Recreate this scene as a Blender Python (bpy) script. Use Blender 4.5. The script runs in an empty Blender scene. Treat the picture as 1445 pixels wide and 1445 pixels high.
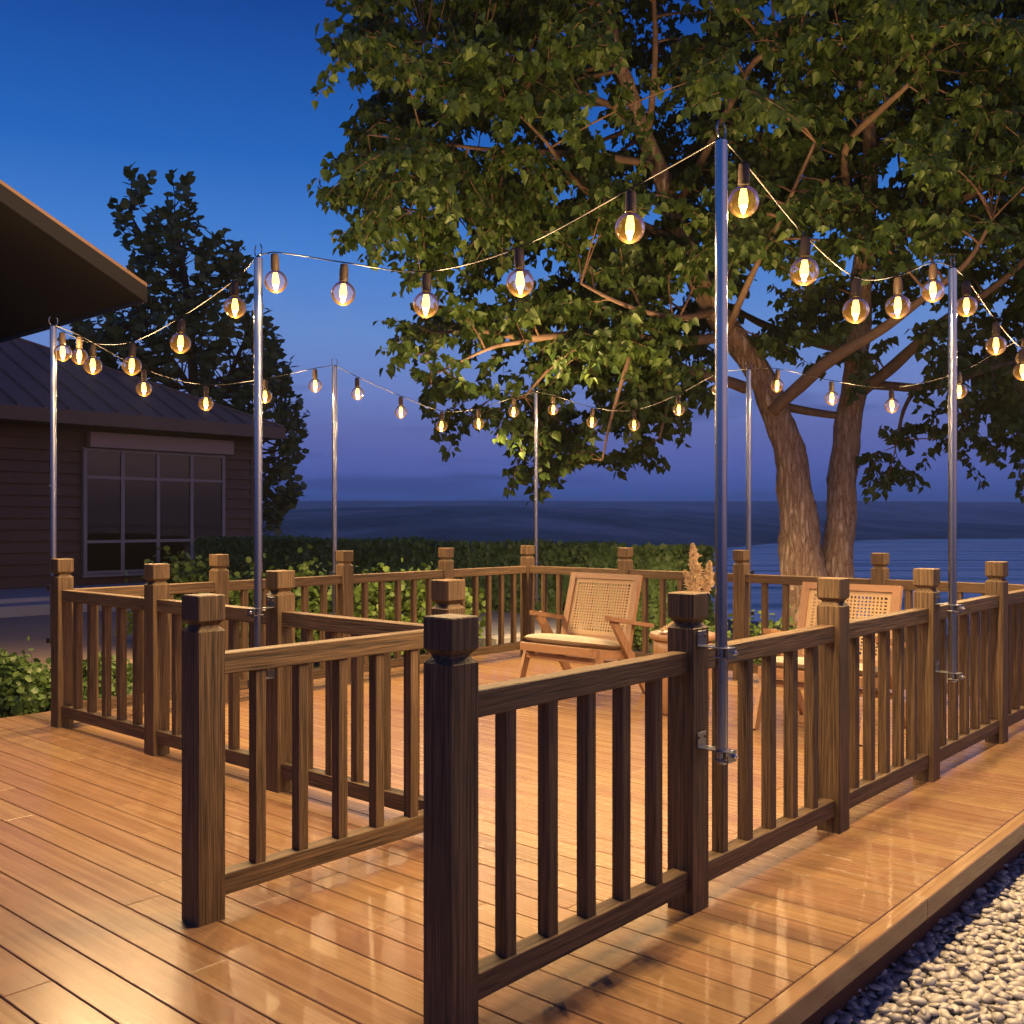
import bpy, math, random
import numpy as np
from mathutils import Vector, Matrix

C = bpy.context.scene
COL = C.collection
rng = np.random.default_rng(7)
random.seed(7)

# ------------------------------------------------------------------ camera
F, YH, TH, HC, X0, Y0 = 1435.65, 734.6, math.radians(41.37), 1.228, -0.1415, 2.365
SN, CS = math.sin(TH), math.cos(TH)

def uv(X, D):
    return ((X - X0) * SN + (D - Y0) * CS, -(X - X0) * CS + (D - Y0) * SN)

def at(px, py, D):
    """point seen at photo pixel px, py and at depth D"""
    u, v = uv((px - 722.5) / F * D, D)
    return Vector((u, v, HC + (YH - py) / F * D))

def ray_line(px, p, q):
    """parameter t on the plan line p->q where it is seen at photo column px"""
    k = (px - 722.5) / F
    def g(a): return (X0 + a[0] * SN - a[1] * CS) - k * (Y0 + a[0] * CS + a[1] * SN)
    a, b = g(p), g(q)
    return a / (a - b)

def depth(p): return Y0 + p[0] * CS + p[1] * SN

cam = bpy.data.cameras.new("camera"); co = bpy.data.objects.new("camera", cam); COL.objects.link(co)
cu, cv = uv(0.0, 0.0)
co.location = (cu, cv, HC); co.rotation_euler = (math.radians(90), 0, TH - math.radians(90))
cam.sensor_width = 36; cam.lens = 36 * F / 1445; cam.shift_y = (YH - 722.5) / 1445
cam.clip_start = 0.05; cam.clip_end = 30000
C.camera = co

# ------------------------------------------------------------------ dusk sky
W = bpy.data.worlds.new("World"); C.world = W; W.use_nodes = True
nt = W.node_tree; N = nt.nodes; L = nt.links; N.clear()
def lin(r, g, b):
    f = lambda c: (c / 255 / 12.92) if c / 255 <= .04045 else ((c / 255 + .055) / 1.055) ** 2.4
    return (f(r), f(g), f(b), 1)
tc = N.new('ShaderNodeTexCoord'); sep = N.new('ShaderNodeSeparateXYZ'); L.new(tc.outputs['Generated'], sep.inputs[0])
ramp = N.new('ShaderNodeValToRGB'); el = ramp.color_ramp.elements
stops = [(0.0, lin(62, 96, 182)), (.022, lin(66, 100, 186)), (.05, lin(92, 108, 190)), (.085, lin(104, 116, 186)), (.125, lin(116, 138, 206)),
         (.18, lin(106, 146, 214)), (.25, lin(72, 132, 214)), (.33, lin(36, 104, 192)), (.45, lin(16, 68, 152)), (.7, lin(10, 48, 118)), (1.0, lin(8, 38, 100))]
el[0].position, el[0].color = stops[0]; el[1].position, el[1].color = stops[-1]
for p_, c_ in stops[1:-1]:
    e = el.new(p_); e.color = c_
mp = N.new('ShaderNodeMapping'); mp.inputs['Scale'].default_value = (3.0, 3.0, 26.0); L.new(tc.outputs['Generated'], mp.inputs[0])
nz = N.new('ShaderNodeTexNoise'); nz.inputs['Scale'].default_value = 1.7; nz.inputs['Detail'].default_value = 5; L.new(mp.outputs[0], nz.inputs['Vector'])
cr = N.new('ShaderNodeValToRGB'); cr.color_ramp.elements[0].position = .52; cr.color_ramp.elements[1].position = .64
L.new(nz.outputs['Fac'], cr.inputs[0])
band = N.new('ShaderNodeMapRange'); band.inputs['From Min'].default_value = .16; band.inputs['From Max'].default_value = .09
band.inputs['To Min'].default_value = 0; band.inputs['To Max'].default_value = .5; L.new(sep.outputs['Z'], band.inputs['Value'])
cm = N.new('ShaderNodeMath'); cm.operation = 'MULTIPLY'; L.new(cr.outputs['Color'], cm.inputs[0]); L.new(band.outputs[0], cm.inputs[1])
mx = N.new('ShaderNodeMix'); mx.data_type = 'RGBA'; L.new(cm.outputs[0], mx.inputs['Factor'])
zc = N.new('ShaderNodeMath'); zc.operation = 'MAXIMUM'; zc.inputs[1].default_value = 0; L.new(sep.outputs['Z'], zc.inputs[0])
L.new(zc.outputs[0], ramp.inputs[0]); L.new(ramp.outputs['Color'], mx.inputs['A']); mx.inputs['B'].default_value = lin(46, 60, 118)
# afterglow on the side of the sky where the sun went down (behind the camera)
dotn = N.new('ShaderNodeVectorMath'); dotn.operation = 'DOT_PRODUCT'; L.new(tc.outputs['Generated'], dotn.inputs[0])
dotn.inputs[1].default_value = (.12, -.99, 0.0)
glow = N.new('ShaderNodeMapRange'); glow.inputs['From Min'].default_value = .5; glow.inputs['From Max'].default_value = 1.0
glow.inputs['To Max'].default_value = 1.1; L.new(dotn.outputs['Value'], glow.inputs['Value'])
gm = N.new('ShaderNodeMix'); gm.data_type = 'RGBA'; gm.blend_type = 'ADD'; gb_ = N.new('ShaderNodeMapRange'); gb_.inputs['From Min'].default_value = .55; gb_.inputs['From Max'].default_value = .05; L.new(zc.outputs[0], gb_.inputs['Value'])
gf = N.new('ShaderNodeMath'); gf.operation = 'MULTIPLY'; L.new(glow.outputs[0], gf.inputs[0]); L.new(gb_.outputs[0], gf.inputs[1]); L.new(gf.outputs[0], gm.inputs['Factor'])
L.new(mx.outputs['Result'], gm.inputs['A']); gm.inputs['B'].default_value = (1.0, .52, .24, 1)
bg = N.new('ShaderNodeBackground'); bg.inputs['Strength'].default_value = 1.0; L.new(gm.outputs['Result'], bg.inputs['Color'])
wo = N.new('ShaderNodeOutputWorld'); L.new(bg.outputs[0], wo.inputs[0])

BULB_W = 72.0                       # each string bulb
BULB_COL = (1.0, 0.68, 0.33)

vs = C.view_settings; vs.view_transform = 'Standard'; vs.look = 'None'; vs.gamma = 1; vs.exposure = 0
C.render.engine = 'CYCLES'
cy = C.cycles; cy.use_denoising = True; cy.denoiser = 'OPENIMAGEDENOISE'; cy.max_bounces = 7; cy.diffuse_bounces = 3; cy.glossy_bounces = 3
cy.transmission_bounces = 4; cy.transparent_max_bounces = 16; cy.caustics_reflective = False; cy.caustics_refractive = False
cy.sample_clamp_indirect = 4.0; cy.use_adaptive_sampling = True; cy.adaptive_threshold = 0.015
cy.use_light_tree = True; cy.volume_bounces = 2

# ------------------------------------------------------------------ mesh helpers
class MB:
    """collects shapes; .v vertices, .f faces, .g grain coordinates (x = along the grain)"""
    def __init__(s): s.v = []; s.f = []; s.g = []
    def add(s, vs_, fs_, axis=2, off=None):
        b = len(s.v)
        if off is None: off = (random.uniform(0, 40), random.uniform(0, 40), random.uniform(0, 40))
        for p in vs_:
            s.v.append(tuple(p))
            q = (p[axis], p[(axis + 1) % 3], p[(axis + 2) % 3])
            s.g.append((q[0] + off[0], q[1] + off[1], q[2] + off[2]))
        s.f += [tuple(b + i for i in f) for f in fs_]
    def box(s, a, b, axis=2, bev=0.0, off=None):
        x0, y0, z0 = a; x1, y1, z1 = b
        if bev <= 0:
            vs_ = [(x, y, z) for z in (z0, z1) for y in (y0, y1) for x in (x0, x1)]
            s.add(vs_, [(0, 2, 3, 1), (4, 5, 7, 6), (0, 1, 5, 4), (2, 6, 7, 3), (0, 4, 6, 2), (1, 3, 7, 5)], axis, off)
        else:
            vs_ = []; idx = {}
            for i, x in enumerate((x0, x1)):
                for j, y in enumerate((y0, y1)):
                    for k, z in enumerate((z0, z1)):
                        sx, sy, sz = (1 - 2 * i) * bev, (1 - 2 * j) * bev, (1 - 2 * k) * bev
                        idx[i, j, k, 0] = len(vs_); vs_.append((x, y + sy, z + sz))
                        idx[i, j, k, 1] = len(vs_); vs_.append((x + sx, y, z + sz))
                        idx[i, j, k, 2] = len(vs_); vs_.append((x + sx, y + sy, z))
            fs_ = []
            I = idx
            def quad(q, flip): fs_.append(tuple(q[::-1]) if flip else tuple(q))
            for i in (0, 1): quad([I[i, 0, 0, 0], I[i, 1, 0, 0], I[i, 1, 1, 0], I[i, 0, 1, 0]], i == 0)
            for j in (0, 1): quad([I[0, j, 0, 1], I[0, j, 1, 1], I[1, j, 1, 1], I[1, j, 0, 1]], j == 0)
            for k in (0, 1): quad([I[0, 0, k, 2], I[1, 0, k, 2], I[1, 1, k, 2], I[0, 1, k, 2]], k == 0)
            for j in (0, 1):
                for k in (0, 1): fs_.append((I[0, j, k, 1], I[1, j, k, 1], I[1, j, k, 2], I[0, j, k, 2]))
            for i in (0, 1):
                for k in (0, 1): fs_.append((I[i, 0, k, 0], I[i, 1, k, 0], I[i, 1, k, 2], I[i, 0, k, 2]))
            for i in (0, 1):
                for j in (0, 1): fs_.append((I[i, j, 0, 0], I[i, j, 1, 0], I[i, j, 1, 1], I[i, j, 0, 1]))
            for c_ in [(i, j, k) for i in (0, 1) for j in (0, 1) for k in (0, 1)]:
                fs_.append((I[c_ + (0,)], I[c_ + (1,)], I[c_ + (2,)]))
            s.add(vs_, fs_, axis, off)
    def hexa(s, b4, t4, axis=2):
        """8 corner solid: bottom quad, top quad"""
        s.add(list(b4) + list(t4), [(3, 2, 1, 0), (4, 5, 6, 7), (0, 1, 5, 4), (1, 2, 6, 5), (2, 3, 7, 6), (3, 0, 4, 7)], axis)
    def plank(s, p, q, w, t, side=(0, 1, 0), axis=2):
        """flat bar from p to q: w in the plane normal to side, t along side"""
        p, q = Vector(p), Vector(q); d = (q - p).normalized(); sd = Vector(side).normalized(); n = d.cross(sd).normalized()
        def ring(c): return [c + n * w / 2 + sd * t / 2, c - n * w / 2 + sd * t / 2, c - n * w / 2 - sd * t / 2, c + n * w / 2 - sd * t / 2]
        s.hexa(ring(p), ring(q), axis)
    def tube(s, pts, rad, n=8, cap=True, axis=2):
        pts = [Vector(p) for p in pts]
        rad = [rad] * len(pts) if not hasattr(rad, '__len__') else rad
        vs_, fs_ = [], []; prev = None
        for i, p in enumerate(pts):
            d = (pts[min(i + 1, len(pts) - 1)] - pts[max(i - 1, 0)]).normalized()
            if prev is None:
                a = d.cross(Vector((0, 0, 1))) if abs(d.z) < .95 else d.cross(Vector((1, 0, 0)))
            else: a = prev - d * prev.dot(d)
            a.normalize(); prev = a; b = d.cross(a)
            for k in range(n):
                t = 2 * math.pi * k / n
                vs_.append(p + (a * math.cos(t) + b * math.sin(t)) * rad[i])
        for i in range(len(pts) - 1):
            for k in range(n):
                k2 = (k + 1) % n
                fs_.append((i * n + k, i * n + k2, (i + 1) * n + k2, (i + 1) * n + k))
        if cap:
            fs_.append(tuple(range(n - 1, -1, -1))); fs_.append(tuple((len(pts) - 1) * n + k for k in range(n)))
        s.add(vs_, fs_, axis)
    def lathe(s, prof, n=24, c=(0, 0, 0), axis=2, cap=True):
        vs_, fs_ = [], []
        for r, z in prof:
            for k in range(n):
                t = 2 * math.pi * k / n
                vs_.append((c[0] + r * math.cos(t), c[1] + r * math.sin(t), c[2] + z))
        for i in range(len(prof) - 1):
            for k in range(n):
                k2 = (k + 1) % n
                fs_.append((i * n + k, i * n + k2, (i + 1) * n + k2, (i + 1) * n + k))
        if cap:
            fs_.append(tuple(range(n - 1, -1, -1))); fs_.append(tuple((len(prof) - 1) * n + k for k in range(n)))
        s.add(vs_, fs_, axis)

def mesh_of(name, mb, mat, smooth=False, off=(0, 0, 0)):
    me = bpy.data.meshes.new(name)
    me.from_pydata([(p[0] - off[0], p[1] - off[1], p[2] - off[2]) for p in mb.v], [], mb.f)
    a = me.attributes.new('gp', 'FLOAT_VECTOR', 'POINT'); a.data.foreach_set('vector', np.array(mb.g, dtype=np.float32).ravel())
    me.materials.append(mat)
    if smooth: me.polygons.foreach_set('use_smooth', [True] * len(me.polygons))
    me.update(); return me

def link(name, me, parent=None, loc=None):
    o = bpy.data.objects.new(name, me); COL.objects.link(o)
    if parent is not None: o.parent = parent
    if loc is not None: o.location = loc
    return o

def world_off(parent):
    p = Vector((0, 0, 0))
    while parent is not None: p += parent.location; parent = parent.parent
    return p

def obj(name, mb, mat, parent=None, smooth=False, local=False):
    off = (0, 0, 0) if (local or parent is None) else world_off(parent)
    return link(name, mesh_of(name, mb, mat, smooth, off), parent)

def sharp(o, ang=35):
    me = o.data; me.polygons.foreach_set('use_smooth', [True] * len(me.polygons)); me.set_sharp_from_angle(angle=math.radians(ang)); return o

def tag(o, label, cat, group=None):
    o['label'] = label; o['category'] = cat
    if group: o['group'] = group
    return o

def thing(name, label, cat, loc=(0, 0, 0), rz=0.0, group=None):
    o = bpy.data.objects.new(name, None); COL.objects.link(o); o.location = loc; o.rotation_euler = (0, 0, rz); o.empty_display_size = .1
    return tag(o, label, cat, group)

def dup(o, parent=None, loc=None):
    c = o.copy(); COL.objects.link(c); c.parent = parent
    if loc is not None: c.location = loc
    for ch in list(o.children): dup(ch, c)
    return c

def struct(name, mb, mat, smooth=False):
    o = obj(name, mb, mat, None, smooth); o['kind'] = 'structure'; return o

def fast_mesh(name, V, P, mat, tint=None, smooth=False):
    """V (n,3) array, P (m,k) polygons of equal size"""
    me = bpy.data.meshes.new(name); m, k = P.shape
    me.vertices.add(len(V)); me.vertices.foreach_set('co', V.astype(np.float32).ravel())
    me.loops.add(m * k); me.loops.foreach_set('vertex_index', P.astype(np.int32).ravel())
    me.polygons.add(m); me.polygons.foreach_set('loop_start', np.arange(0, m * k, k, dtype=np.int32))
    try: me.polygons.foreach_set('loop_total', np.full(m, k, dtype=np.int32))
    except Exception: pass
    if tint is not None:
        a = me.attributes.new('tint', 'FLOAT', 'POINT'); a.data.foreach_set('value', tint.astype(np.float32))
    me.materials.append(mat); me.update(calc_edges=True); me.validate()
    if smooth: me.polygons.foreach_set('use_smooth', [True] * m)
    return me

# leaf outlines: x across, y along, z out of the blade; two folded halves
POPLAR = (np.array([(0, 0, 0), (.26, -.03, .05), (.46, .17, .12), (.39, .45, .09), (.17, .78, -.02), (0, 1.08, -.16),
                    (-.17, .78, -.02), (-.39, .45, .11), (-.46, .17, .15), (-.26, -.03, .06)]),
          np.array([(0, 1, 2, 3, 4, 5), (0, 5, 6, 7, 8, 9)]))
OVAL = (np.array([(0, 0, 0), (.30, .22, .06), (.34, .62, .07), (0, 1, -.02), (-.34, .62, .07), (-.30, .22, .06)]),
        np.array([(0, 1, 2, 3), (0, 3, 4, 5)]))
ROUND = (np.array([(0, 0, 0), (.40, .25, .06), (.42, .68, .08), (0, 1, 0), (-.42, .68, .08), (-.40, .25, .06)]),
         np.array([(0, 1, 2, 3), (0, 3, 4, 5)]))

def leaf_cloud(name, pos, tip, nrm, size, tmpl, mat, tintv):
    T, FP = tmpl; n = len(pos)
    tip = tip / np.linalg.norm(tip, axis=1, keepdims=True)
    sx = np.cross(tip, nrm); sx /= np.linalg.norm(sx, axis=1, keepdims=True) + 1e-9
    nz_ = np.cross(sx, tip)
    V = pos[:, None, :] + size[:, None, None] * (T[None, :, 0:1] * sx[:, None, :] + T[None, :, 1:2] * tip[:, None, :] + T[None, :, 2:3] * nz_[:, None, :])
    k = len(T); P = (np.arange(n)[:, None, None] * k + FP[None]).reshape(-1, FP.shape[1])
    return fast_mesh(name, V.reshape(-1, 3), P, mat, np.repeat(tintv, k))

# ------------------------------------------------------------------ materials
def mat(name):
    m = bpy.data.materials.new(name); m.use_nodes = True
    n = m.node_tree.nodes; n.clear()
    out = n.new('ShaderNodeOutputMaterial'); b = n.new('ShaderNodeBsdfPrincipled')
    m.node_tree.links.new(b.outputs[0], out.inputs[0]); return m, n, m.node_tree.links, b, out

def plain(name, col, rough=.6, metal=0.0, noise=0.0, nscale=20, bump=0.0, coat=0.0):
    m, n, l, b, o = mat(name)
    b.inputs['Base Color'].default_value = (*col, 1); b.inputs['Roughness'].default_value = rough; b.inputs['Metallic'].default_value = metal
    b.inputs['Coat Weight'].default_value = coat
    if noise or bump:
        t = n.new('ShaderNodeTexCoord'); z = n.new('ShaderNodeTexNoise'); z.inputs['Scale'].default_value = nscale; z.inputs['Detail'].default_value = 6
        l.new(t.outputs['Object'], z.inputs['Vector'])
        if noise:
            r = n.new('ShaderNodeMix'); r.data_type = 'RGBA'; r.inputs['A'].default_value = (*[c * (1 - noise) for c in col], 1)
            r.inputs['B'].default_value = (*[min(1, c * (1 + noise)) for c in col], 1); l.new(z.outputs['Fac'], r.inputs['Factor']); l.new(r.outputs['Result'], b.inputs['Base Color'])
        if bump:
            bp = n.new('ShaderNodeBump'); bp.inputs['Strength'].default_value = bump; bp.inputs['Distance'].default_value = .01
            l.new(z.outputs['Fac'], bp.inputs['Height']); l.new(bp.outputs[0], b.inputs['Normal'])
    return m

def wood(name, dark, light, rough=.55, sl=1.6, sa=45, rings=0.0, bump=.25, tint=False, coat=0.0, spec=.5, w2=.31, p0=.29, p1=.655, fs=(6, 5)):
    m, n, l, b, o = mat(name)
    at_ = n.new('ShaderNodeAttribute'); at_.attribute_name = 'gp'
    oi = n.new('ShaderNodeObjectInfo'); ad = n.new('ShaderNodeVectorMath'); ad.operation = 'MULTIPLY_ADD'
    l.new(oi.outputs['Random'], ad.inputs[0]); ad.inputs[1].default_value = (37, 23, 51); l.new(at_.outputs['Vector'], ad.inputs[2])
    mp_ = n.new('ShaderNodeMapping'); mp_.inputs['Scale'].default_value = (sl, sa, sa); l.new(ad.outputs[0], mp_.inputs[0])
    z = n.new('ShaderNodeTexNoise'); z.inputs['Scale'].default_value = 1; z.inputs['Detail'].default_value = 7; z.inputs['Roughness'].default_value = .62
    l.new(mp_.outputs[0], z.inputs['Vector'])
    mp2 = n.new('ShaderNodeMapping'); mp2.inputs['Scale'].default_value = (sl * fs[0], sa * fs[1], sa * fs[1]); l.new(ad.outputs[0], mp2.inputs[0])
    z2 = n.new('ShaderNodeTexNoise'); z2.inputs['Scale'].default_value = 1; z2.inputs['Detail'].default_value = 3; l.new(mp2.outputs[0], z2.inputs['Vector'])
    mixf = n.new('ShaderNodeMath'); mixf.operation = 'MULTIPLY_ADD'; l.new(z2.outputs['Fac'], mixf.inputs[0]); mixf.inputs[1].default_value = w2
    fac = z.outputs['Fac']
    if rings:
        mp3 = n.new('ShaderNodeMapping'); mp3.inputs['Scale'].default_value = (.55, 7, 7); l.new(ad.outputs[0], mp3.inputs[0])
        z3 = n.new('ShaderNodeTexNoise'); z3.inputs['Scale'].default_value = 1; z3.inputs['Detail'].default_value = 1; l.new(mp3.outputs[0], z3.inputs['Vector'])
        k_ = n.new('ShaderNodeMath'); k_.operation = 'MULTIPLY'; k_.inputs[1].default_value = 26; l.new(z3.outputs['Fac'], k_.inputs[0])
        fr = n.new('ShaderNodeMath'); fr.operation = 'PINGPONG'; fr.inputs[1].default_value = 1; l.new(k_.outputs[0], fr.inputs[0])
        rm = n.new('ShaderNodeMath'); rm.operation = 'MULTIPLY_ADD'; rm.inputs[1].default_value = rings; l.new(fr.outputs[0], rm.inputs[0])
        sb = n.new('ShaderNodeMath'); sb.operation = 'SUBTRACT'; l.new(z.outputs['Fac'], sb.inputs[0]); sb.inputs[1].default_value = rings / 2; l.new(sb.outputs[0], rm.inputs[2]); fac = rm.outputs[0]
    sc = n.new('ShaderNodeMath'); sc.operation = 'MULTIPLY'; sc.inputs[1].default_value = 1 - w2; l.new(fac, sc.inputs[0]); l.new(sc.outputs[0], mixf.inputs[2])
    rp = n.new('ShaderNodeValToRGB'); rp.color_ramp.elements[0].position = p0; rp.color_ramp.elements[1].position = p1
    rp.color_ramp.elements[0].color = (*dark, 1); rp.color_ramp.elements[1].color = (*light, 1); l.new(mixf.outputs[0], rp.inputs[0])
    colr = rp.outputs['Color']
    if tint:
        tn = n.new('ShaderNodeAttribute'); tn.attribute_name = 'tint'
        hs = n.new('ShaderNodeHueSaturation'); mr = n.new('ShaderNodeMapRange'); mr.inputs['To Min'].default_value = .88; mr.inputs['To Max'].default_value = 1.06
        l.new(tn.outputs['Fac'], mr.inputs['Value']); l.new(mr.outputs[0], hs.inputs['Value']); l.new(colr, hs.inputs['Color'])
        mh = n.new('ShaderNodeMapRange'); mh.inputs['To Min'].default_value = .490; mh.inputs['To Max'].default_value = .508
        l.new(tn.outputs['Vector'], mh.inputs['Value']) if False else l.new(tn.outputs['Fac'], mh.inputs['Value']); l.new(mh.outputs[0], hs.inputs['Hue']); colr = hs.outputs['Color']
    l.new(colr, b.inputs['Base Color']); b.inputs['Roughness'].default_value = rough; b.inputs['Coat Weight'].default_value = coat
    b.inputs['Coat Roughness'].default_value = .12; b.inputs['Specular IOR Level'].default_value = spec
    rr = n.new('ShaderNodeMapRange'); rr.inputs['To Min'].default_value = rough - .08; rr.inputs['To Max'].default_value = rough + .12; l.new(z.outputs['Fac'], rr.inputs['Value']); l.new(rr.outputs[0], b.inputs['Roughness'])
    bp = n.new('ShaderNodeBump'); bp.inputs['Strength'].default_value = bump; bp.inputs['Distance'].default_value = .004
    l.new(mixf.outputs[0], bp.inputs['Height']); l.new(bp.outputs[0], b.inputs['Normal'])
    return m

def leafmat(name, c1, c2, trans=.35, rough=.45):
    m, n, l, b, o = mat(name)
    t = n.new('ShaderNodeAttribute'); t.attribute_name = 'tint'
    r = n.new('ShaderNodeMix'); r.data_type = 'RGBA'; r.inputs['A'].default_value = (*c1, 1); r.inputs['B'].default_value = (*c2, 1); l.new(t.outputs['Fac'], r.inputs['Factor'])
    l.new(r.outputs['Result'], b.inputs['Base Color']); b.inputs['Roughness'].default_value = rough; b.inputs['Specular IOR Level'].default_value = .35
    tr = n.new('ShaderNodeBsdfTranslucent'); l.new(r.outputs['Result'], tr.inputs['Color'])
    ms = n.new('ShaderNodeMixShader'); ms.inputs[0].default_value = trans; l.new(b.outputs[0], ms.inputs[1]); l.new(tr.outputs[0], ms.inputs[2]); l.new(ms.outputs[0], o.inputs[0])
    return m

M = {}
M['rail'] = wood('weathered_rail_wood', (.014, .010, .0068), (.190, .115, .058), rough=.6, sl=1.6, sa=105, bump=.9, spec=.35, w2=.5, p0=.33, p1=.67, fs=(4, 1.7))
M['deck'] = wood('deck_board_wood', (.180, .095, .046), (.270, .162, .088), rough=.25, sl=.8, sa=34, rings=.12, bump=.05, tint=True, spec=.27)
M['gap'] = plain('dark_underdeck', (.07, .022, .012), .9)
M['chairwood'] = wood('teak', (.21, .105, .052), (.37, .205, .11), rough=.42, sl=3, sa=60, bump=.1)
M['cane'] = plain('woven_cane', (.46, .315, .175), .6, noise=.2, nscale=90, bump=.3)
M['cushion'] = plain('woven_cushion', (.46, .40, .30), .9, noise=.28, nscale=120, bump=.9)
M['steel'] = plain('brushed_steel', (.44, .44, .46), .24, 1.0)
M['bracket'] = plain('bracket_steel', (.26, .26, .27), .32, 1.0)
M['bolt'] = plain('bolt_steel', (.75, .75, .76), .2, 1.0)
M['lit_plastic'] = plain('warm_lit_plastic', (.09, .055, .028), .5)  # warm bulb glow put into the brown of the dark sockets
M['cable'] = plain('brown_cable', (.016, .011, .009), .6)
M['bark'] = None
M['limb'] = plain('dimmed_limb_bark', (.19, .115, .075), .85, noise=.4, nscale=14, bump=.8)  # trunk bark made darker so the limbs look dimly lit
M['leaf'] = leafmat('poplar_leaf', (.036, .072, .015), (.112, .163, .036), .30, .42)
M['laurel'] = leafmat('laurel_leaf', (.12, .145, .035), (.21, .23, .06), .25, .35)
M['boxleaf'] = leafmat('hedge_leaf', (.12, .22, .05), (.26, .37, .11), .25, .42)
M['shrubleaf'] = leafmat('shrub_leaf', (.07, .13, .022), (.17, .24, .05), .30, .42)
M['coverleaf'] = leafmat('groundcover_leaf', (.045, .09, .02), (.12, .18, .05), .25, .4)
M['stem'] = plain('woody_stem', (.09, .06, .04), .85, noise=.3)
M['hedge_core'] = plain('hedge_core_shade', (.012, .018, .008), .95)  # shade inside the hedge, put into a near-black colour
M['twig'] = plain('twig_bark', (.20, .11, .068), .8, noise=.25, nscale=30)
M['patio'] = plain('grey_stone', (.30, .29, .29), .7, noise=.35, nscale=3, bump=.2)
M['curb'] = plain('pale_stone', (.48, .45, .42), .75, noise=.15, nscale=8, bump=.15)
M['beige'] = plain('beige_paving', (.56, .40, .26), .8, noise=.2, nscale=4, bump=.15)
M['slab'] = plain('pale_slab', (.58, .54, .50), .75, noise=.12, nscale=5)
M['siding'] = plain('brown_siding', (.175, .092, .048), .65, noise=.15, nscale=6)
M['trim'] = plain('taupe_trim', (.26, .155, .09), .6, noise=.08)
M['shutter'] = plain('shutter_box_paint', (.55, .37, .29), .55, noise=.05)
M['winframe'] = plain('window_frame_paint', (.42, .34, .28), .5)
M['roof'] = plain('metal_roof', (.34, .20, .12), .75, noise=.12, nscale=3)
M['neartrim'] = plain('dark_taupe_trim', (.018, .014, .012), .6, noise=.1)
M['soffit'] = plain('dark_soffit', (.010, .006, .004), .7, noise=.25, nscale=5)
M['pampas'] = plain('dry_pampas', (.66, .50, .31), .9, noise=.25, nscale=60)
M['vase'] = plain('dark_vase', (.03, .022, .02), .35)
M['dish'] = plain('white_ceramic', (.7, .68, .64), .3)

m, n, l, b, o = mat('dusk_tint_glass'); b.inputs['Base Color'].default_value = (.045, .024, .012, 1); b.inputs['Roughness'].default_value = .03; b.inputs['Specular IOR Level'].default_value = .5; M['glass'] = m  # warm dusk reflection put into the base colour

# bark: long furrows
m, n, l, b, o = mat('tree_bark')
t = n.new('ShaderNodeTexCoord'); mp_ = n.new('ShaderNodeMapping'); mp_.inputs['Scale'].default_value = (24, 24, 5); l.new(t.outputs['Object'], mp_.inputs[0])
z = n.new('ShaderNodeTexNoise'); z.inputs['Scale'].default_value = 1; z.inputs['Detail'].default_value = 8; z.inputs['Roughness'].default_value = .65; z.inputs['Distortion'].default_value = .6; l.new(mp_.outputs[0], z.inputs['Vector'])
vo = n.new('ShaderNodeTexVoronoi'); vo.feature = 'DISTANCE_TO_EDGE'; vo.inputs['Scale'].default_value = 1.0
mp2 = n.new('ShaderNodeMapping'); mp2.inputs['Scale'].default_value = (20, 20, 3.2); l.new(t.outputs['Object'], mp2.inputs[0])
wv = n.new('ShaderNodeVectorMath'); wv.operation = 'MULTIPLY_ADD'; l.new(z.outputs['Color'], wv.inputs[0]); wv.inputs[1].default_value = (1.6, 1.6, 1.6); l.new(mp2.outputs[0], wv.inputs[2]); l.new(wv.outputs[0], vo.inputs['Vector'])
vr = n.new('ShaderNodeMapRange'); vr.inputs['From Max'].default_value = .30; l.new(vo.outputs['Distance'], vr.inputs['Value'])
hm = n.new('ShaderNodeMath'); hm.operation = 'MULTIPLY_ADD'; l.new(z.outputs['Fac'], hm.inputs[0]); hm.inputs[1].default_value = 1.0; l.new(vr.outputs[0], hm.inputs[2])
rp = n.new('ShaderNodeValToRGB'); e = rp.color_ramp.elements; e[0].position = .24; e[0].color = (.20, .075, .04, 1); e[1].position = 1.5; e[1].color = (.62, .44, .32, 1)
e[1].position = .85
e2 = e.new(.44); e2.color = (.52, .33, .215, 1)
hn = n.new('ShaderNodeMath'); hn.operation = 'MULTIPLY'; hn.inputs[1].default_value = .62; l.new(hm.outputs[0], hn.inputs[0]); l.new(hn.outputs[0], rp.inputs[0]); l.new(rp.outputs[0], b.inputs['Base Color']); b.inputs['Roughness'].default_value = .85
bp = n.new('ShaderNodeBump'); bp.inputs['Strength'].default_value = .9; bp.inputs['Distance'].default_value = .03; l.new(hm.outputs[0], bp.inputs['Height']); l.new(bp.outputs[0], b.inputs['Normal']); M['bark'] = m

# bulb globe: thin clear glass
m, n, l, b, o = mat('bulb_glass'); n.remove(b)
tr = n.new('ShaderNodeBsdfTransparent'); tr.inputs[0].default_value = (.985, .965, .92, 1); gl = n.new('ShaderNodeBsdfGlossy'); gl.inputs['Roughness'].default_value = .03
lw = n.new('ShaderNodeFresnel'); lw.inputs['IOR'].default_value = 1.25
ms = n.new('ShaderNodeMixShader'); l.new(lw.outputs[0], ms.inputs[0]); l.new(tr.outputs[0], ms.inputs[1]); l.new(gl.outputs[0], ms.inputs[2])
tl = n.new('ShaderNodeBsdfTranslucent'); tl.inputs[0].default_value = (.9, .48, .10, 1); m2 = n.new('ShaderNodeMixShader'); m2.inputs[0].default_value = .0008
l.new(ms.outputs[0], m2.inputs[1]); l.new(tl.outputs[0], m2.inputs[2]); l.new(m2.outputs[0], o.inputs[0]); M['globe'] = m
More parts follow.
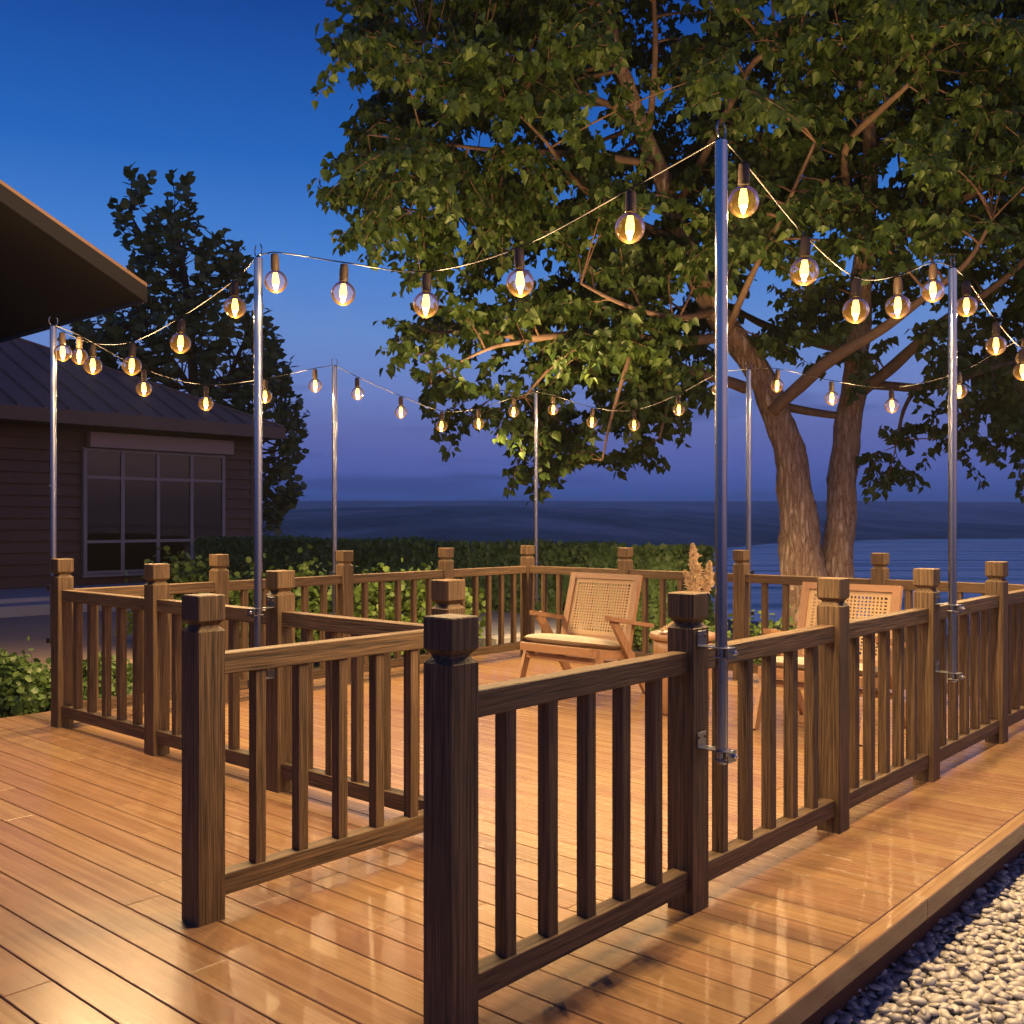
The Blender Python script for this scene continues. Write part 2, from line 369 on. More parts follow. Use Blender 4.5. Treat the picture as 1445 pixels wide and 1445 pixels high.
# glowing filament
m, n, l, b, o = mat('glowing_filament'); b.inputs['Base Color'].default_value = (.8, .6, .3, 1)
b.inputs['Emission Color'].default_value = (1, .54, .10, 1); b.inputs['Emission Strength'].default_value = 5.0; m.cycles.emission_sampling = 'NONE'; M['filament'] = m

# ------------------------------------------------------------------ terrain, lake, hills
def terrain():
    nr, na = 170, 400
    rad = np.concatenate([[0], np.geomspace(.8, 3900, nr)])
    ang = np.linspace(0, 2 * np.pi, na, endpoint=False)
    R, A = np.meshgrid(rad[1:], ang, indexing='ij')
    Xc, Dc = R * np.sin(A), R * np.cos(A)
    U = (Xc - X0) * SN + (Dc - Y0) * CS; V = -(Xc - X0) * CS + (Dc - Y0) * SN
    ph = lambda x, y, s: np.sin(x * s + 1.3 * np.sin(y * s * .7 + .5)) * np.cos(y * s * .8 + .9 * np.sin(x * s * 1.1))
    nse = ph(U, V, 1 / 230.) * .5 + ph(V + 31, U, 1 / 90.) * .28 + ph(U + 7, V - 50, 1 / 37.) * .14
    nse2 = ph(U, V, 1 / 900.) * .6 + ph(V, U + 200, 1 / 400.) * .4
    px = 722.5 + F * np.clip(Xc / np.maximum(Dc, 1e-3), -1.5, 1.5)
    front = Dc > 0.6 * np.abs(Xc)
    Ds = np.interp(px, [300, 850, 1000, 1100, 1250, 1445, 1900], [190, 230, 372, 500, 590, 640, 700])
    y1 = np.interp(px, [0, 400, 600, 850, 1000, 1150, 1300, 1420, 1900], [712, 717, 714, 716, 722, 730, 737, 741, 742])
    z1 = HC + (YH - y1) / F * 1150
    z2 = HC + (YH - 712.5) / F * 2000; z3 = HC + (YH - 706.5) / F * 3000
    Zf = np.zeros_like(R)
    for i in range(R.shape[0]):
        for j in range(R.shape[1]):
            if not front[i, j]: continue
            d = Dc[i, j]; s_ = Ds[i, j]
            Zf[i, j] = np.interp(d, [s_ * .55, s_ * .95, s_, s_ * 1.12, 1150, 1450, 2000, 3000, 3900], [-16, -13, -10, -8.4, z1[i, j], z1[i, j] * .7 - 6, z2 - 4, z3, z3 - 8])
    amp = np.clip((Dc - Ds) / 700, 0, 1)
    Zf += np.where(front, nse * 4.5 * amp + nse2 * 6 * np.clip((Dc - 1400) / 1600, 0, 1), 0)
    drop = np.clip((U - 11.2) / 22, 0, 1); drop = drop * drop * (3 - 2 * drop)
    near = -.2 + drop * -15.8
    Z = np.where(front & (Dc > 60), np.where(Dc > 100, Zf, np.minimum(Zf, near)), near)
    Z = np.where(~front & (R > 60), -.2 - 15.8 * drop * (U > 11), Z)
    vs_ = np.stack([U, V, Z], -1).reshape(-1, 3)
    c0 = np.array([[uv(0, 0)[0], uv(0, 0)[1], -.2]]); Vv = np.concatenate([vs_, c0])
    I = np.arange((nr - 0) * na).reshape(nr, na); J = np.roll(I, -1, axis=1)
    Q = np.stack([I[:-1], I[1:], J[1:], J[:-1]], -1).reshape(-1, 4)
    tri = np.stack([np.full(na, len(vs_)), I[0], J[0]], -1)
    me = bpy.data.meshes.new('ground'); faces = [tuple(q[::-1]) for q in Q.tolist()] + [tuple(t_[::-1]) for t_ in tri.tolist()]
    me.from_pydata(Vv.tolist(), [], faces); me.polygons.foreach_set('use_smooth', [True] * len(me.polygons)); return me
m, n, l, b, o = mat('hill_ground')
t = n.new('ShaderNodeTexCoord'); mr_ = n.new('ShaderNodeMapping'); mr_.inputs['Rotation'].default_value = (0, 0, -TH); l.new(t.outputs['Object'], mr_.inputs[0])
mp_ = n.new('ShaderNodeMapping'); mp_.inputs['Scale'].default_value = (.0028, .011, .01); l.new(mr_.outputs[0], mp_.inputs[0])
z = n.new('ShaderNodeTexNoise'); z.inputs['Scale'].default_value = 1; z.inputs['Detail'].default_value = 8; z.inputs['Roughness'].default_value = .62; l.new(mp_.outputs[0], z.inputs['Vector'])
rp = n.new('ShaderNodeValToRGB'); e = rp.color_ramp.elements; e[0].position = .40; e[0].color = (.05, .06, .04, 1); e[1].position = .66; e[1].color = (.50, .36, .30, 1)
e_ = e.new(.53); e_.color = (.20, .19, .14, 1)
l.new(z.outputs['Fac'], rp.inputs[0]); l.new(rp.outputs[0], b.inputs['Base Color']); b.inputs['Roughness'].default_value = .95; b.inputs['Specular IOR Level'].default_value = .1
g = link('ground', terrain()); g.data.materials.append(m); g['kind'] = 'structure'
for p_ in g.data.polygons[-0:]: pass

lk = MB(); lk.add([(-400, -2500, -10), (2600, -2500, -10), (2600, 2500, -10), (-400, 2500, -10)], [(0, 1, 2, 3)])
# the lake lies only in front of the hillside
lk.v = [(20, -1500, -10), (1500, -1500, -10), (1500, 1500, -10), (20, 1500, -10)]
m, n, l, b, o = mat('lake_water'); b.inputs['Base Color'].default_value = (.012, .022, .05, 1); b.inputs['Roughness'].default_value = .12
t = n.new('ShaderNodeTexCoord'); mr_ = n.new('ShaderNodeMapping'); mr_.inputs['Rotation'].default_value = (0, 0, -TH); l.new(t.outputs['Object'], mr_.inputs[0])
mp_ = n.new('ShaderNodeMapping'); mp_.inputs['Scale'].default_value = (.09, .008, 1); l.new(mr_.outputs[0], mp_.inputs[0])   # x = away from the deck, y = along the shore
z = n.new('ShaderNodeTexNoise'); z.inputs['Scale'].default_value = 1.0; z.inputs['Detail'].default_value = 4; z.inputs['Distortion'].default_value = .4; l.new(mp_.outputs[0], z.inputs['Vector'])
mq = n.new('ShaderNodeMapping'); mq.inputs['Scale'].default_value = (.8, .25, 1); l.new(mr_.outputs[0], mq.inputs[0])
z2 = n.new('ShaderNodeTexNoise'); z2.inputs['Scale'].default_value = 1.0; z2.inputs['Detail'].default_value = 3; l.new(mq.outputs[0], z2.inputs['Vector'])
rr = n.new('ShaderNodeMapRange'); rr.inputs['From Min'].default_value = .35; rr.inputs['From Max'].default_value = .65; rr.inputs['To Min'].default_value = .03; rr.inputs['To Max'].default_value = .42; l.new(z.outputs['Fac'], rr.inputs['Value']); l.new(rr.outputs[0], b.inputs['Roughness'])
bs = n.new('ShaderNodeMapRange'); bs.inputs['From Min'].default_value = .35; bs.inputs['From Max'].default_value = .65; bs.inputs['To Min'].default_value = .02; bs.inputs['To Max'].default_value = .5; l.new(z.outputs['Fac'], bs.inputs['Value'])
bp = n.new('ShaderNodeBump'); l.new(bs.outputs[0], bp.inputs['Strength']); bp.inputs['Distance'].default_value = .35; l.new(z2.outputs['Fac'], bp.inputs['Height']); l.new(bp.outputs[0], b.inputs['Normal'])
struct('lake', lk, m)

# ------------------------------------------------------------------ deck
def deck():
    mb = MB(); tint = []
    bw, gap = .13, .0038
    k = -27
    while True:
        u0 = -.063 + bw * k; k += 1
        if u0 > 5.9: break
        v = -.4445; first = True
        while v < 4.9:
            ln = random.uniform(1.1, 2.3) if not first else random.uniform(.35, 2.0); first = False
            v1 = min(v + ln, 4.9)
            if 4.9 - v1 < .35: v1 = 4.9
            b0 = len(mb.v); dz = random.uniform(-.0003, .0003)
            mb.box((u0 + gap / 2, v + .0012, -.028), (u0 + bw - gap / 2, v1 - .0012, dz), axis=1, bev=.0022)
            tint += [random.random()] * (len(mb.v) - b0); v = v1
    u = -3.7
    while u < 6.0:
        u1 = min(u + random.uniform(2.2, 3.2), 6.03); b0 = len(mb.v)
        mb.box((u + .001, -.50, -.066), (u1 - .001, -.446, .0012), axis=0, bev=.003); tint += [random.uniform(.5, .9)] * (len(mb.v) - b0); u = u1
    me = mesh_of('deck', mb, M['deck']); a = me.attributes.new('tint', 'FLOAT', 'POINT'); a.data.foreach_set('value', np.array(tint, dtype=np.float32))
    o = link('deck', me); o['kind'] = 'structure'
    sb = MB(); sb.box((-3.65, -.455, -.19), (5.98, 4.88, -.0295)); s = struct('deck_base', sb, M['gap'])
deck()

# ------------------------------------------------------------------ pebbles beside the deck
def pebbles():
    pts = []
    du, dv = .0345, .0262
    for layer, (z, pr) in enumerate(((-.188, .9), (-.176, .95), (-.164, .45))):
        for i, u in enumerate(np.arange(-1.3, 5.9, du)):
            for j, v in enumerate(np.arange(-2.3, -.415, dv)):
                if rng.random() > pr: continue
                pts.append((u + (j % 2) * du / 2 + rng.normal(0, .006), v + rng.normal(0, .005), z + rng.normal(0, .004)))
    P = np.array(pts); n = len(P)
    nl, ns = 6, 10; T = [(0, 0, 1)]
    for i in range(1, nl):
        a = math.pi * i / nl
        for k in range(ns): T.append((math.sin(a) * math.cos(2 * math.pi * k / ns), math.sin(a) * math.sin(2 * math.pi * k / ns), math.cos(a)))
    T.append((0, 0, -1)); T = np.array(T)
    Fq = []
    for k in range(ns):
        k2 = (k + 1) % ns; Fq.append((0, 1 + k, 1 + k2, 1 + k2)); Fq.append((len(T) - 1, 1 + (nl - 2) * ns + k2, 1 + (nl - 2) * ns + k, 1 + (nl - 2) * ns + k))
    Q = [(1 + i * ns + k, 1 + (i + 1) * ns + k, 1 + (i + 1) * ns + (k + 1) % ns, 1 + i * ns + (k + 1) % ns) for i in range(nl - 2) for k in range(ns)]
    tri = [(f[0], f[1], f[2]) for f in Fq]
    s = rng.uniform(.8, 1.35, n)
    S = np.stack([s * rng.uniform(.0175, .024, n), s * rng.uniform(.0125, .0165, n), s * rng.uniform(.0060, .0085, n)], 1)
    yaw = rng.uniform(0, 6.28, n); tx = rng.normal(0, .22, n); ty = rng.normal(0, .20, n)
    V = T[None] * S[:, None, :]
    V[..., 2] *= np.where(V[..., 2] > 0, 1, .8)
    V = np.stack([V[..., 0], V[..., 1] * np.cos(tx)[:, None] - V[..., 2] * np.sin(tx)[:, None], V[..., 1] * np.sin(tx)[:, None] + V[..., 2] * np.cos(tx)[:, None]], -1)
    V = np.stack([V[..., 0] * np.cos(ty)[:, None] + V[..., 2] * np.sin(ty)[:, None], V[..., 1], -V[..., 0] * np.sin(ty)[:, None] + V[..., 2] * np.cos(ty)[:, None]], -1)
    V = np.stack([V[..., 0] * np.cos(yaw)[:, None] - V[..., 1] * np.sin(yaw)[:, None], V[..., 0] * np.sin(yaw)[:, None] + V[..., 1] * np.cos(yaw)[:, None], V[..., 2]], -1)
    V = V + P[:, None, :]; k = len(T); base = np.arange(n)[:, None, None] * k
    quads = (base + np.array(Q)[None]).reshape(-1, 4); tris = (base + np.array(tri)[None]).reshape(-1, 3)
    me = bpy.data.meshes.new('pebbles'); me.vertices.add(n * k); me.vertices.foreach_set('co', V.astype(np.float32).ravel())
    li = np.concatenate([quads.ravel(), tris.ravel()]).astype(np.int32); me.loops.add(len(li)); me.loops.foreach_set('vertex_index', li)
    me.polygons.add(len(quads) + len(tris))
    st = np.concatenate([np.arange(len(quads)) * 4, len(quads) * 4 + np.arange(len(tris)) * 3]).astype(np.int32); me.polygons.foreach_set('loop_start', st)
    a = me.attributes.new('tint', 'FLOAT', 'POINT'); a.data.foreach_set('value', np.repeat(rng.random(n), k).astype(np.float32))
    me.update(calc_edges=True); me.validate(); me.polygons.foreach_set('use_smooth', [True] * len(me.polygons))
    m, nn, l, b, o = mat('river_pebble'); t = nn.new('ShaderNodeAttribute'); t.attribute_name = 'tint'
    r = nn.new('ShaderNodeValToRGB'); e = r.color_ramp.elements; e[0].color = (.32, .295, .275, 1); e[1].color = (.43, .405, .385, 1); l.new(t.outputs['Fac'], r.inputs[0]); l.new(r.outputs[0], b.inputs['Base Color'])
    b.inputs['Roughness'].default_value = .42
    me.materials.append(m); ob = link('pebbles', me); ob['kind'] = 'stuff'
    bd = MB(); bd.box((-3.6, -6, -.25), (6.5, -.46, -.187)); struct('gravel_bed', bd, plain('gravel_bed', (.40, .35, .30), .8, noise=.3, nscale=60, bump=1.0))
pebbles()

# ------------------------------------------------------------------ railing
PW = .0957; HW = PW / 2
POSTS = [(0, 0), (1.067, 0), (2.155, 0), (3.201, 0), (4.299, 0), (5.344, 0), (5.344, 1.066), (5.344, 2.151), (5.344, 3.238), (5.344, 4.324),
         (4.295, 4.324), (3.213, 4.324), (2.129, 4.324), (1.06, 4.324), (1.06, 3.235), (1.06, 2.15), (1.06, 1.068), (-.005, 1.068)]
def railing():
    r = thing('deck_railing', 'brown timber railing with square notched posts and balusters around the deck', 'railing', (0, 0, 0))
    mb = MB(); ins = .0145; e = .003
    rings = [(HW, 0), (HW, .889), (HW - ins, .9045), (HW - ins, .908), (HW, .9235), (HW, .997), (HW - e, 1.0)]
    vs_, fs_ = [], []
    oct_ = lambda h: [(-h + e, -h), (h - e, -h), (h, -h + e), (h, h - e), (h - e, h), (-h + e, h), (-h, h - e), (-h, -h + e)]
    for h, z in rings: vs_ += [(x, y, z) for x, y in oct_(h)]
    for i in range(len(rings) - 1):
        for k in range(8): fs_.append((i * 8 + k, i * 8 + (k + 1) % 8, (i + 1) * 8 + (k + 1) % 8, (i + 1) * 8 + k))
    fs_.append(tuple(range(7, -1, -1))); fs_.append(tuple((len(rings) - 1) * 8 + k for k in range(8)))
    mb.add(vs_, fs_, 2, (0, 0, 0)); pm = mesh_of('post', mb, M['rail'])
    for p in POSTS: link('post', pm, r, (p[0] + HW, p[1] + HW, 0))
    bm_ = MB(); bm_.box((-.02, -.02, .128), (.02, .02, .752), 2, .002, (0, 0, 0)); bme = mesh_of('baluster', bm_, M['rail'])
    for p, q in zip(POSTS[:-1], POSTS[1:]):
        ax = 0 if abs(p[0] - q[0]) > abs(p[1] - q[1]) else 1
        a, c = sorted((p[ax], q[ax])); a += PW - .002; c += .002; fx = p[1 - ax] + HW; t = .028
        for nm, z0, z1 in (('top_rail', .75, .816), ('bottom_rail', .064, .13)):
            b_ = MB()
            lo = [0, 0, z0]; hi = [0, 0, z1]; lo[ax] = a; hi[ax] = c; lo[1 - ax] = fx - t; hi[1 - ax] = fx + t
            b_.box(lo, hi, ax, .0025); obj(nm, b_, M['rail'], r)
        for k in range(5):
            s = a + (c - a) * (k + .5 + .0) / 5 if False else a + .002 + ((c - a - .004) - 5 * .04) / 6 * (k + 1) + .04 * k + .02
            loc = [0, 0, 0]; loc[ax] = s; loc[1 - ax] = fx; link('baluster', bme, r, loc)
railing()

# ------------------------------------------------------------------ light poles
PO = .0713
POLES = {  # name: (post index, outward side, label)
    'p2': (1, (0, -1), 'tallest looking steel light pole clamped to the second post from the near corner'),
    'p4': (3, (0, -1), 'steel light pole clamped to the front railing beyond the cane chairs'),
    'p6': (5, (0, -1), 'steel light pole at the outer right corner of the railing'),
    'l2': (15, (-1, 0), 'steel light pole clamped to the left railing side beside the entrance'),
    'l4': (13, (0, 1), 'steel light pole behind the left corner post in front of the house'),
    'd2': (11, (0, 1), 'steel light pole behind the far railing in front of the loose green shrubs'),
    'dc': (9, (1, 0), 'steel light pole behind the far corner post above the clipped hedge'),
    'e2': (7, (1, 0), 'steel light pole behind the far railing left of the big tree trunks'),
}
TOP = 2.405
def pole_proto():
    r = thing('light_pole', 'x', 'light pole', (0, 0, 0), 0, 'steel poles carrying the string lights')
    # local: post face is the plane y = PO, pole axis at the origin, outward is -y
    t = MB(); t.lathe([(.0175, .475), (.0185, .478), (.0185, 1.4092), (.0178, 1.41)], 40); sharp(obj('lower_tube', t, M['steel'], r), 12)
    t = MB(); t.lathe([(.0190, 1.4102), (.0194, 1.4106), (.0194, TOP - .001), (.0184, TOP)], 40); up = sharp(obj('upper_tube', t, M['steel'], r), 12)
    t = MB(); t.lathe([(.004, 0), (.004, .004), (.0025, .006)], 10); bt = obj('spring_button', t, M['bolt'], r); bt.location = (.0185, 0, 1.44); bt.rotation_euler = (0, math.pi / 2, 0)
    h = MB(); pts = []
    for k in range(15):
        a = math.radians(-90 + 20 + 320 * k / 14) if False else math.radians(125 - 0 + 290 * k / 14)
        pts.append((.027 * math.cos(a), 0, .034 + .03 * math.sin(a)))
    h.tube([(p[0], p[1], p[2] + TOP) for p in pts], .0028, 8); obj('hook', h, M['steel'], r, True)
    for z in (.836, .518):
        k = MB(); w = .026; th_ = .003
        k.box((-w, PO - th_ - .0005, z - .001), (w, PO - .0005, z + .046), bev=.0008)           # plate on the post
        k.box((-w, -.036, z - th_), (w, PO - .0006, z), bev=.0008)                              # shelf the pole passes through
        k.hexa([(-w, -.0390, z - .034), (w, -.0390, z - .034), (w, -.0360, z - .034), (-w, -.0360, z - .034)],
               [(-w, -.0390, z - .0005), (w, -.0390, z - .0005), (w, -.0360, z - .0005), (-w, -.0360, z - .0005)])
        k.tube([(-w * .9, -.036, z - .03), (-.019, -.005, z - .03), (-.0195, .012, z - .03), (0, .0205, z - .03), (.0195, .012, z - .03), (.019, -.005, z - .03), (w * .9, -.036, z - .03)], .003, 6)
        bk = obj('bracket', k, M['bracket'], r)
        b_ = MB(); b_.lathe([(.0085, 0), (.0085, .006), (.007, .0075)], 6, cap=True); b_.lathe([(.004, .0075), (.004, .013), (.003, .014)], 10)
        bo = obj('bolt', b_, M['bolt'], bk, local=True); bo.location = (.008, -.0392, z - .017); bo.rotation_euler = (math.pi / 2, 0, 0)
        for sx in (-.018, .018):
            s_ = MB(); s_.lathe([(.0045, 0), (.0045, .002), (.003, .003)], 10); so = obj('screw', s_, M['lit_plastic'], bk, local=True)
            so.location = (sx, PO - th_ - .0006, z + .03); so.rotation_euler = (math.pi / 2, 0, 0)
    return r
PT = {}
_pp = pole_proto()
for i, (k_, (pi_, (ox, oy), lab)) in enumerate(POLES.items()):
    o = _pp if i == 0 else dup(_pp)
    p = POSTS[pi_]; o.location = (p[0] + HW + ox * (HW + PO), p[1] + HW + oy * (HW + PO), 0)
    o.rotation_euler = (0, 0, math.atan2(ox, -oy)); o['label'] = lab
    PT[k_] = Vector((o.location.x, o.location.y, TOP + .012))

# ------------------------------------------------------------------ string lights
STR = [
    ('l2', 'l4', [(331.7, 430), (254.7, 481), (186, 513), (131, 513), (88.5, 495)], 'string of warm bulbs between the entrance pole and the house corner pole'),
    ('l4', 'd2', [(112, 500), (203, 546), (290.4, 567), (374, 557), (444.8, 541.6)], 'string of warm bulbs hanging in front of the house window and roof'),
    ('l2', 'p2', [(389, 393.5), (484.3, 410), (601, 425.6), (734, 394.5), (889, 316.6)], 'near string of large warm bulbs rising across the entrance to the tallest pole'),
    ('p2', 'p4', [(1049, 279), (1135, 378), (1207.4, 433.6), (1266.8, 428.5), (1316.5, 406.7)], 'string of warm bulbs sagging in front of the tree between the two front poles'),
    ('p4', 'p6', [(1363.8, 428.5), (1405.5, 484), (1443.4, 521), (1473, 508)], 'string of warm bulbs running out of the right edge of the view'),
    ('d2', 'dc', [(504.7, 553), (565.7, 579), (623, 599), (675.4, 595.4), (724.7, 579)], 'far string of small warm bulbs against the lavender sky above the hedge'),
    ('dc', 'e2', [(780.7, 576), (835.3, 593.4), (894.9, 597.8), (957.9, 576), (1013, 548)], 'far string of small warm bulbs in front of the low hanging leaves'),
    ('e2', 'p6', [(1096.6, 541.7), (1174, 559.5), (1258.8, 570), (1353.8, 549.4), (1445, 503)], 'far string of small warm bulbs crossing before the two tree trunks'),
]
gb = MB(); gp_ = [(.0155, .049)]
for k in range(1, 13):
    a = math.radians(18 + 160 * k / 12); gp_.append((.050 * math.sin(a), .050 * math.cos(a)))
gp_.append((.0004, -.05))
gb.lathe([(r_, z_) for r_, z_ in gp_], 28, cap=False); g_me = mesh_of('bulb', gb, M['globe'], True)
sk = MB(); sk.lathe([(.0165, .050), (.0185, .053), (.0185, .098), (.0168, .105), (.0168, .117), (.013, .121)], 18); s_me = mesh_of('socket', sk, M['lit_plastic'], True)
fl = MB(); fl.lathe([(.0095, .050), (.0100, .036), (.0145, .012), (.0155, .000), (.0135, -.014), (.0100, -.021)], 14, cap=False)
fl.lathe([(.0100, -.021), (.0065, -.032), (.0004, -.041)], 14, cap=False); f_me = mesh_of('filament', fl, M['filament'], True)
LT = bpy.data.lights.new('bulb_light', 'POINT'); LT.energy = BULB_W; LT.color = BULB_COL; LT.shadow_soft_size = .006
for a_, b_, bl, lab in STR:
    A, B = PT[a_], PT[b_]
    r = thing('string_light', lab, 'string light', (A.x, A.y, A.z), 0, 'string lights hung between the poles')
    ctrl = [(0.0, A.z)]; pos = []
    for px, py in bl:
        t = ray_line(px, A, B); p = A.lerp(B, t); D = depth(p); zf = HC + (YH - py) / F * D
        pos.append((p.x, p.y, zf)); ctrl.append((t, zf + .117))
    ctrl.append((1.0, B.z)); ctrl.sort(); ts = np.array([c[0] for c in ctrl]); zs = np.array([c[1] for c in ctrl])
    mt = np.zeros(len(ts)); mt[1:-1] = (zs[2:] - zs[:-2]) / (ts[2:] - ts[:-2]); mt[0] = (zs[1] - zs[0]) / (ts[1] - ts[0]) * 1.1; mt[-1] = (zs[-1] - zs[-2]) / (ts[-1] - ts[-2]) * 1.1
    pts = []
    for i in range(len(ts) - 1):
        h = ts[i + 1] - ts[i]
        for k in range(10):
            s = k / 10; s2, s3 = s * s, s ** 3
            zz = (2 * s3 - 3 * s2 + 1) * zs[i] + (s3 - 2 * s2 + s) * h * mt[i] + (-2 * s3 + 3 * s2) * zs[i + 1] + (s3 - s2) * h * mt[i + 1]
            q = A.lerp(B, ts[i] + s * h); pts.append((q.x, q.y, zz))
    pts.append(tuple(B)); cb = MB(); cb.tube(pts, .0029, 6); obj('cable', cb, M['cable'], r, True)
    for p in pos:
        tlt = random.uniform(0, 6.28)
        bo = link('bulb', g_me, r, (p[0] - A.x, p[1] - A.y, p[2] - A.z - .012)); bo.rotation_euler = (random.uniform(-.04, .04), random.uniform(-.04, .04), tlt)
        link('socket', s_me, bo); link('filament', f_me, bo)
        lo = bpy.data.objects.new('bulb_light', LT); COL.objects.link(lo); lo.parent = bo; lo.location = (0, 0, -.0445)

# ------------------------------------------------------------------ cane lounge chairs
def make_chair(label):
    r = thing('lounge_chair', label, 'chair', (4.05, 2.737, 0), 0, 'cane lounge chairs on the deck')
    cw = M['chairwood']
    def ob(nm, mb, m_=cw, par=r): return obj(nm, mb, m_, par, local=True)
    sf = MB()
    sf.box((-.293, -.31, .312), (-.265, .31, .370), 1, .003)
    for s in (-1, 1):
        y0, y1 = sorted((s * .31, s * .282))
        sf.hexa([(-.265, y0, .313), (.235, y0, .238), (.235, y1, .238), (-.265, y1, .313)], [(-.265, y0, .369), (.235, y0, .294), (.235, y1, .294), (-.265, y1, .369)], 0)
    sf.box((.21, -.281, .246), (.234, .281, .292), 1, .002)
    for k in range(5):
        x = -.2 + k * .09; sf.box((x - .02, -.281, .335 - (x + .265) * .15), (x + .02, .281, .347 - (x + .265) * .15), 1)
    ob('seat_frame', sf)
    # cushion: rounded slab
    cu_ = MB(); nx, ny = 18, 22; vs_ = []; fs_ = []
    def sh(i, n_): a = -1 + 2 * i / n_; return a
    for sgn in (1, -1):
        for i in range(nx + 1):
            for j in range(ny + 1):
                a, c = sh(i, nx), sh(j, ny); x = -.285 + .47 * (a + 1) / 2; y = .296 * c
                edge = (1 - abs(a) ** 6) * (1 - abs(c) ** 6); edge = max(edge, 0) ** .5
                zc_ = .372 - (x + .265) * .15 + .024
                vs_.append((x, y, zc_ + .008 + sgn * .036 * edge + (.010 * (1 - a * a) * (1 - c * c) if sgn > 0 else 0)))
    m1 = (nx + 1) * (ny + 1)
    for i in range(nx):
        for j in range(ny):
            q = (i * (ny + 1) + j, (i + 1) * (ny + 1) + j, (i + 1) * (ny + 1) + j + 1, i * (ny + 1) + j + 1); fs_.append(q); fs_.append(tuple(m1 + w for w in q[::-1]))
    cu_.add(vs_, fs_); c = ob('cushion', cu_, M['cushion']); c.data.polygons.foreach_set('use_smooth', [True] * len(c.data.polygons))
    # backrest, leaning back
    p0 = Vector((.170, 0, .335)); p1 = Vector((.315, 0, .838)); d = (p1 - p0); ln = d.length; d.normalize(); nrm = Vector((d.z, 0, -d.x))
    def bp_(s, y, tt): q = p0 + d * s + nrm * tt; return (q.x, y, q.z)
    def bar(mb, s0, s1, y0, y1, t0, t1, ax=2): mb.hexa([bp_(s0, y0, t0), bp_(s0, y1, t0), bp_(s0, y1, t1), bp_(s0, y0, t1)], [bp_(s1, y0, t0), bp_(s1, y1, t0), bp_(s1, y1, t1), bp_(s1, y0, t1)], ax)
    bk = MB()
    for s in (-1, 1):
        y0, y1 = sorted((s * .31, s * .262)); bar(bk, 0, ln, y0, y1, -.018, .018)
    bar(bk, ln - .042, ln - .001, -.2615, .2615, -.017, .017, 1); bar(bk, .03, .068, -.2615, .2615, -.017, .017, 1)
    back = ob('backrest', bk)
    cn = MB(); s0, s1, y0, y1 = .068, ln - .042, -.2618, .2618; bd = .030
    bar(cn, s0, s0 + bd, y0, y1, -.003, .003); bar(cn, s1 - bd, s1, y0, y1, -.003, .003)
    bar(cn, s0 + bd, s1 - bd, y0, y0 + bd, -.003, .003); bar(cn, s0 + bd, s1 - bd, y1 - bd, y1, -.003, .003)
    nyy, nss = 20, 17
    for k in range(1, nyy):
        y = y0 + bd + (y1 - y0 - 2 * bd) * k / nyy; bar(cn, s0 + bd, s1 - bd, y - .0056, y + .0056, -.0022, .0004)
    for k in range(1, nss):
        s = s0 + bd + (s1 - s0 - 2 * bd) * k / nss; bar(cn, s - .0056, s + .0056, y0 + bd, y1 - bd, -.0002, .0026)
    ob('cane_panel', cn, M['cane'], back)
    for s in (-1, 1):
        a = MB(); yc = s * .335
        a.hexa([(-.125, yc - .026, .548), (-.125, yc + .026, .548), (.40, yc + .022, .462), (.40, yc - .022, .462)][::1],
               [(-.13, yc - .026, .580), (-.13, yc + .026, .580), (.405, yc + .022, .488), (.405, yc - .022, .488)], 0)
        ob('armrest', a)
        q = MB(); q.plank((-.062, s * .329, .552), (.36, s * .329, .0), .062, .026); ob('rear_leg', q)
        q = MB(); q.plank((-.175, s * .323, .345), (-.305, s * .323, .0), .058, .026); ob('front_leg', q)
    st = MB(); st.box((-.225, -.309, .252), (-.200, .309, .292), 1, .002); ob('stretcher', st)
    st = MB(); st.box((.18, -.3155, .185), (.205, .3155, .22), 1, .002); ob('stretcher', st)
    return r
ch = make_chair('cane back lounge chair in front of the far corner of the railing')
c2 = dup(ch, None, (4.05, .887, 0)); c2['label'] = 'cane back lounge chair seen through the front railing before the tree trunks'

# ------------------------------------------------------------------ side table and dried flowers
tb = thing('side_table', 'round terracotta coloured drum side table between the two cane chairs', 'side table', (3.92, 1.81, 0))
t = MB(); t.lathe([(.150, 0), (.165, .012), (.178, .2), (.186, .40), (.188, .468)], 36, (3.92, 1.81, 0)); obj('base', t, M['chairwood'], tb, True)
t = MB(); t.lathe([(.188, .469), (.205, .474), (.212, .486), (.212, .500), (.205, .511), (.19, .515)], 40, (3.92, 1.81, 0)); sharp(obj('tabletop', t, M['chairwood'], tb), 40)

def plume(mb, base, tip, w, n_):
    base, tip = Vector(base), Vector(tip)
    for i in range(n_):
        s = random.random() ** .8; c = base.lerp(tip, s); r_ = w * (1 - s) ** .55 * (.35 + .65 * min(1, s * 4))
        d = Vector((random.gauss(0, 1), random.gauss(0, 1), random.gauss(.5, .6))).normalized()
        a = c + Vector((random.gauss(0, .25), random.gauss(0, .25), 0)) * r_; e = a + d * (r_ * random.uniform(.4, 1.0) + .008)
        sd = d.cross(Vector((random.random(), random.random(), .3))).normalized() * .0045
        mb.add([a - sd, a + sd, e + sd * .4 + Vector((0, 0, .004)), e - sd * .4], [(0, 1, 2, 3)])
tx, ty = 4.00, 1.81
fv = thing('flower_vase', 'dark vase of cream pampas plumes standing on the side table', 'vase', (tx, ty, .516))
t = MB(); t.lathe([(.03, 0), (.045, .01), (.055, .05), (.045, .1), (.025, .14), (.024, .16), (.028, .168)], 24, (tx, ty, .516)); obj('vase', t, M['vase'], fv, True)
